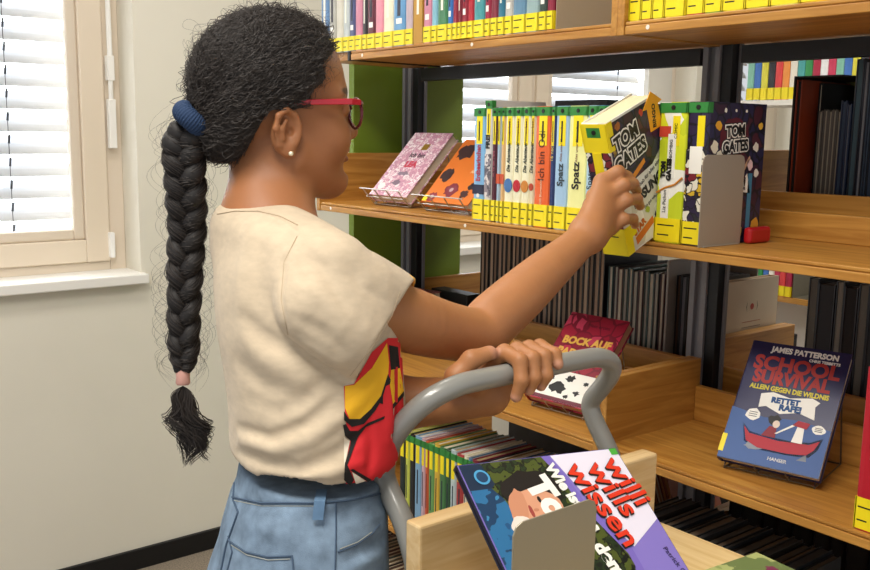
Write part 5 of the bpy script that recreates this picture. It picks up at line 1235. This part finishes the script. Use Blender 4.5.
def strands(name, paths, r, m, parent):
    """paths (N, M, 3) -> three-sided tapering tubes in one mesh"""
    Pn = np.asarray(paths, float); N, M, _ = Pn.shape
    T = np.gradient(Pn, axis=1); T /= np.linalg.norm(T, axis=2, keepdims=True) + 1e-9
    ref = np.where(np.abs(T[..., 2:3]) < .9, np.array([0, 0, 1.]), np.array([1., 0, 0])); U = np.cross(T, ref); U /= np.linalg.norm(U, axis=2, keepdims=True) + 1e-9; W = np.cross(T, U)
    tap = (np.sin(np.linspace(.25, math.pi - .15, M)) ** .5)[None, :, None] * np.broadcast_to(np.asarray(r), (N,))[:, None, None]
    ring = [Pn + tap * (math.cos(a) * U + math.sin(a) * W) for a in (0, 2.094, 4.189)]
    V = np.stack(ring, 2).reshape(-1, 3)
    base = (np.arange(N)[:, None] * M + np.arange(M - 1)[None]) * 3
    qs = np.concatenate([np.stack([base + k, base + (k + 1) % 3, base + 3 + (k + 1) % 3, base + 3 + k], -1).reshape(-1, 4) for k in range(3)])
    me = bpy.data.meshes.new(name); me.vertices.add(len(V)); me.vertices.foreach_set('co', V.astype(np.float32).ravel())
    me.loops.add(len(qs) * 4); me.polygons.add(len(qs)); me.loops.foreach_set('vertex_index', qs.astype(np.int32).ravel()); me.polygons.foreach_set('loop_start', (np.arange(len(qs)) * 4).astype(np.int32)); me.polygons.foreach_set('use_smooth', np.ones(len(qs), bool))
    me.update(calc_edges=True); me.materials.append(m); o = bpy.data.objects.new(name, me); C.objects.link(o); o.parent = parent; o.matrix_parent_inverse = parent.matrix_world.inverted(); return o
rng = np.random.default_rng(5)
TIE = h(-.102, -.004, .022)
TIEW = P(195, 119, 1.19)
# combed strands over the cap
cc = h(-.012, 0, .06); S0 = []
d = rng.normal(size=(9000, 3)); d /= np.linalg.norm(d, axis=1, keepdims=True); st = cc + d * .1
st = HR.project(st, 8, .0004); ok = np.abs(HR.ev(st)) < .003; st = st[ok][:4200]
M = 14; paths = np.zeros((len(st), M, 3)); paths[:, 0] = st
cur = st.copy(); stepl = rng.uniform(.0035, .0065, len(st)); ph = rng.uniform(0, 6.28, len(st)); fr = rng.uniform(.7, 1.5, len(st)); am = rng.uniform(.2, 1.0, len(st))
lift = rng.exponential(.0016, len(st)) + .0004
for j in range(1, M):
    to = TIEW - cur; to /= np.linalg.norm(to, axis=1, keepdims=True)
    nv_ = cur - cc; nv_ /= np.linalg.norm(nv_, axis=1, keepdims=True); to -= nv_ * (to * nv_).sum(1, keepdims=True); to /= np.linalg.norm(to, axis=1, keepdims=True) + 1e-9
    side = np.cross(nv_, to); dirv = to + side * (am * np.sin(ph + j * fr))[:, None]; dirv /= np.linalg.norm(dirv, axis=1, keepdims=True)
    cur = cur + dirv * stepl[:, None]; cur = HR.project(cur, 2, 0); nn2 = cur - cc; nn2 /= np.linalg.norm(nn2, axis=1, keepdims=True)
    paths[:, j] = cur + nn2 * (lift * (1 + .8 * np.sin(ph * 2 + j * fr * 1.3)))[:, None]
strands('hair_strands', paths, rng.uniform(.00028, .0006, len(st)), HAIRS, hair)
# frizz standing off the outline
k = 750; d = rng.normal(size=(k, 3)); d /= np.linalg.norm(d, axis=1, keepdims=True); d[:, 2] = np.abs(d[:, 2]) * .9 - .1
st = HR.project(cc + d * .1, 6, .0); ok = np.abs(HR.ev(st)) < .003; st = st[ok]; k = len(st); M = 16; fz = np.zeros((k, M, 3)); nv_ = st - cc; nv_ /= np.linalg.norm(nv_, axis=1, keepdims=True)
ta = np.cross(nv_, rng.normal(size=(k, 3))); ta /= np.linalg.norm(ta, axis=1, keepdims=True); tb = np.cross(nv_, ta); Ln = rng.uniform(.015, .05, k); hgt_ = rng.exponential(.006, k) + .002; ph = rng.uniform(0, 6.28, k)
for j in range(M):
    t = j / (M - 1); fz[:, j] = st + ta * (Ln * (t - .5) + .004 * np.sin(ph + t * 9))[:, None] + nv_ * (hgt_ * np.sin(math.pi * t) + .001 * np.sin(ph + 14 * t))[:, None] + tb * (.005 * np.sin(ph + t * 8))[:, None]
strands('frizz', fz, .00016, HAIRS, hair)
# ---- braid
bp = [P(188, 124, 1.195), P(184, 150, 1.198), P(186, 190, 1.208), P(187, 230, 1.225), P(185, 275, 1.23), P(184, 320, 1.235), P(184, 358, 1.24), P(183, 373, 1.24)]
bc_ = np.array(spl(bp, 12)); nb = len(bc_); ts = np.linspace(0, 1, nb)
sideb = Rh; depb = Dh
core = []; bst = []
turns = 4.4
for s in range(3):
    o_ = s * 2 * math.pi / 3; wd_ = np.interp(ts, [0, .06, .3, .8, .93, 1], [.008, .0145, .0135, .0105, .0065, .004])
    a = 2 * math.pi * turns * ts + o_
    c_ = bc_ + sideb * (wd_ * np.sin(a))[:, None] + depb * (wd_ * .62 * np.sin(2 * a))[:, None]
    fine = np.array(spl(list(c_), 3)); rr = np.interp(np.linspace(0, 1, len(fine)), [0, .06, .3, .8, .93, 1], [.009, .0142, .0132, .0105, .0072, .004])
    core.append((fine, rr))
    L_ = len(fine)
    tg = np.gradient(fine, axis=0); tg /= np.linalg.norm(tg, axis=1, keepdims=True); U = np.cross(tg, [0.3, .2, 1.]); U /= np.linalg.norm(U, axis=1, keepdims=True); W = np.cross(tg, U)
    for q in range(230):
        i0 = rng.integers(0, L_ - 40); ln = 36; idx = np.arange(i0, i0 + ln, 2); a0 = rng.uniform(0, 6.28); tw = rng.uniform(-.03, .05); off = 1.0 + rng.exponential(.05)
        aa_ = a0 + tw * np.arange(len(idx)) * 2
        bst.append(fine[idx] + U[idx] * (np.cos(aa_) * rr[idx] * off)[:, None] + W[idx] * (np.sin(aa_) * rr[idx] * off)[:, None])
mb = MB()
for fine, rr in core: mb.tube(fine, rr, 14)
br = mb.obj('braid', HAIR, None, smooth=True); br.parent = girl; br.matrix_parent_inverse = girl.matrix_world.inverted(); bpy.context.view_layer.update()
strands('braid_strands', bst, rng.uniform(.0003, .0007, len(bst)), HAIRS, br)
# stray hairs along the braid
k = 170; M = 18; fz = np.zeros((k, M, 3))
for i in range(k):
    b0 = bc_[rng.integers(2, nb - 4)]; sgn = rng.choice([-1, 1]); Ln = rng.uniform(.02, .07); R0 = rng.uniform(.006, .03) ; p0 = rng.uniform(0, 6.28); fq = rng.uniform(1, 5)
    t = np.linspace(0, 1, M)
    fz[i] = b0 + np.outer(sgn * (.014 + R0 * np.sin(math.pi * t) + .004 * np.sin(p0 + fq * t)), sideb) + np.outer(rng.uniform(-.012, .012) + .006 * np.sin(p0 + fq * t + 1), depb) + np.outer(-Ln * t + Ln * .5, UP)
strands('stray_hairs', fz, .00015, HAIRS, br)
# tail tuft
k = 620; M = 26; tf = np.zeros((k, M, 3)); e0 = P(183, 386, 1.24); locks = rng.normal(0, 1, (14, 3))
for i in range(k):
    t = np.linspace(0, 1, M); lk_ = locks[i % 14]; L_ = (.088 + .014 * lk_[1]) * rng.uniform(.8, 1.05); sp_ = .009 * lk_[0] + rng.normal(0, .004); p0 = lk_[2] * 2 + rng.normal(0, .25); wv = .008 + .004 * abs(lk_[1])
    e_ = 1 - np.exp(-t * 5)
    x = sp_ * e_ + wv * np.sin(p0 + t * 7.5) * t - .006 * np.sin(t * 3.1) + .010 * np.maximum(t - .6, 0) * 2.5
    curl_ = np.maximum(t - .75, 0) * 4
    x = x + .007 * np.sin(curl_ * 3 + lk_[0]) * (curl_ > 0)
    tf[i] = e0 + np.outer(x, sideb) + np.outer((.004 * lk_[1] + rng.normal(0, .002)) * e_ + .004 * np.sin(p0 + 6 * t) * t, depb) + np.outer(-L_ * t + .008 * curl_ ** 2 * (lk_[2] > 0), UP)
strands('braid_tail', tf, rng.uniform(.0003, .0008, k), HAIRS, br)
mb = MB(); mb.tube([P(183, 369, 1.24), P(183, 371, 1.24), P(183, 377, 1.24), P(183, 383, 1.24), P(183, 385, 1.24)], [.0075, .0095, .0088, .0095, .0075], 16); o = mb.obj('hair_elastic', mat('c9978a', .7), None, smooth=True); o.parent = br; o.matrix_parent_inverse = br.matrix_world.inverted()
# hair tie : ribbed navy scrunchie
axs = nrm(P(203, 108, 1.262) - P(181, 132, 1.272)); axs = nrm(P(200, 126, 1.262) - P(182, 112, 1.272))
tb0 = P(193, 119, 1.185); e_u = nrm(P(209, 134, 1.185) - P(176, 104, 1.185)); e_n = nrm(np.cross(e_u, Dh)); e_w = np.cross(e_n, e_u)
TI = SDF()
def torus(X, Y, Z):
    px, py, pz = X - tb0[0], Y - tb0[1], Z - tb0[2]
    u = px * e_u[0] + py * e_u[1] + pz * e_u[2]; n_ = px * e_n[0] + py * e_n[1] + pz * e_n[2]; w = px * e_w[0] + py * e_w[1] + pz * e_w[2]
    ang = np.arctan2(w, u); R_ = np.sqrt(u * u + w * w) - .0165
    return np.sqrt(R_ ** 2 + (n_ * .85) ** 2) - .0112 - .0007 * np.sin(ang * 44)
TI.add(torus, tb0, .03, .01)
fieldmesh('hair_tie', TI, tb0 - .045, tb0 + .045, .0011, mat('1b3354', .85, bump=.3, bscale=600), girl)
# ---- glasses
REDG = mat('c01c30', .25, coat=.4); DRED = mat('5a1020', .2, coat=.4)
gl = empty('glasses', tuple(h(.11, 0, .035))); gl.parent = girl; gl.matrix_parent_inverse = girl.matrix_world.inverted(); bpy.context.view_layer.update()
def gchild(o): o.parent = gl; o.matrix_parent_inverse = gl.matrix_world.inverted(); return o
for s in (-1, 1):
    ringp = []; cl = h(.107, s * .034, .026)
    for k in range(32):
        a = 2 * math.pi * k / 32; ringp.append(cl + HL * (s * .0235 * math.cos(a)) + UP * (.0195 * math.sin(a)) - HF * (.0015 * (1 + math.cos(a)) * .5 + .001))
    mb = MB(); mb.tube(ringp, .0022, 8, closed=True); gchild(mb.obj('rim', DRED, None, smooth=True))
    lens = bpy.data.materials.get('lens')
    if not lens:
        lens = bpy.data.materials.new('lens'); lens.use_nodes = True; lb = lens.node_tree.nodes['Principled BSDF']; lb.inputs['Transmission Weight'].default_value = 1; lb.inputs['Roughness'].default_value = 0.02; lb.inputs['IOR'].default_value = 1.08
    mb = MB(); n_ = len(ringp); mb.add([p for p in ringp] + [p + HF * .001 for p in ringp], [tuple(range(n_)), tuple(range(n_, 2 * n_))] + [(i, (i + 1) % n_, n_ + (i + 1) % n_, n_ + i) for i in range(n_)]); gchild(mb.obj('lens', lens))
    t0, t1, t2, t3 = h(.102, s * .0605, .040), h(.085, s * .0705, .0405), h(.03, s * .0775, .038), h(-.012, s * .080, .036)
    mb = MB()
    pts = [t0, t1, t2, t3]; vs = []
    for p, hh, ww in zip(pts, (.0036, .0040, .0034, .003), (.0014,) * 4): vs += [p + UP * hh + HL * ww, p + UP * hh - HL * ww, p - UP * hh - HL * ww, p - UP * hh + HL * ww]
    mb.add(vs, [(4 * i + k, 4 * i + (k + 1) % 4, 4 * i + 4 + (k + 1) % 4, 4 * i + 4 + k) for i in range(3) for k in range(4)] + [(0, 1, 2, 3), (15, 14, 13, 12)]); gchild(mb.obj('temple_arm', REDG, bevel=.0008))
    mb = MB(); mb.tube([cl + HL * s * .022 + UP * .012 - HF * .002, t0], .0026, 8); gchild(mb.obj('hinge', DRED, None, smooth=True))
mb = MB(); mb.tube([h(.108, .012, .033), h(.112, 0, .037), h(.108, -.012, .033)], .0018, 8); gchild(mb.obj('bridge', DRED, None, smooth=True))
for s in (-1, 1):
    E_ = SDF(); E_.ell(h(-.001, s * .0815, -.0265), AX, (.0032, .0032, .0032))
    fieldmesh('earring', E_, h(-.001, s * .0815, -.0265) - .006, h(-.001, s * .0815, -.0265) + .006, .0008, mat('f2e6c8', .15, .3), girl)
    ey = SDF(); ey.ell(h(.0835, s * .033, .031), AX, (.0125, .0125, .0125)); 
    fieldmesh('eye', ey, h(.0835, s * .033, .031) - .02, h(.0835, s * .033, .031) + .02, .0014, mat('e8e2da', .2), girl)
    ir = SDF(); ir.ell(h(.0925, s * .033, .031), AX, (.0042, .0058, .0058)); fieldmesh('iris', ir, h(.0925, s * .033, .031) - .01, h(.0925, s * .033, .031) + .01, .0007, mat('1f120c', .1), girl)
    # lashes
    ls = [[h(.098 + .004 * t, s * (.028 + .003 * q), .036 + .002 * t) for t in np.linspace(0, 1, 6)] for q in range(5)]
    strands('eyelashes', np.array(ls), .0003, HAIR, hair)
# thin silver bracelet on the left wrist
br_ = []
wax = nrm(P(500, 378, 1.27) - WRL); u1 = nrm(np.cross(wax, UP)); u2 = np.cross(wax, u1)
for k in range(24):
    a = 2 * math.pi * k / 24; br_.append(WRL + wax * .004 + .026 * (math.cos(a) * u1 + math.sin(a) * u2))
mb = MB(); mb.tube(br_, .0008, 6, closed=True); o = mb.obj('bracelet', mat('d8d0c0', .2, 1), None, smooth=True); o.parent = girl; o.matrix_parent_inverse = girl.matrix_world.inverted()
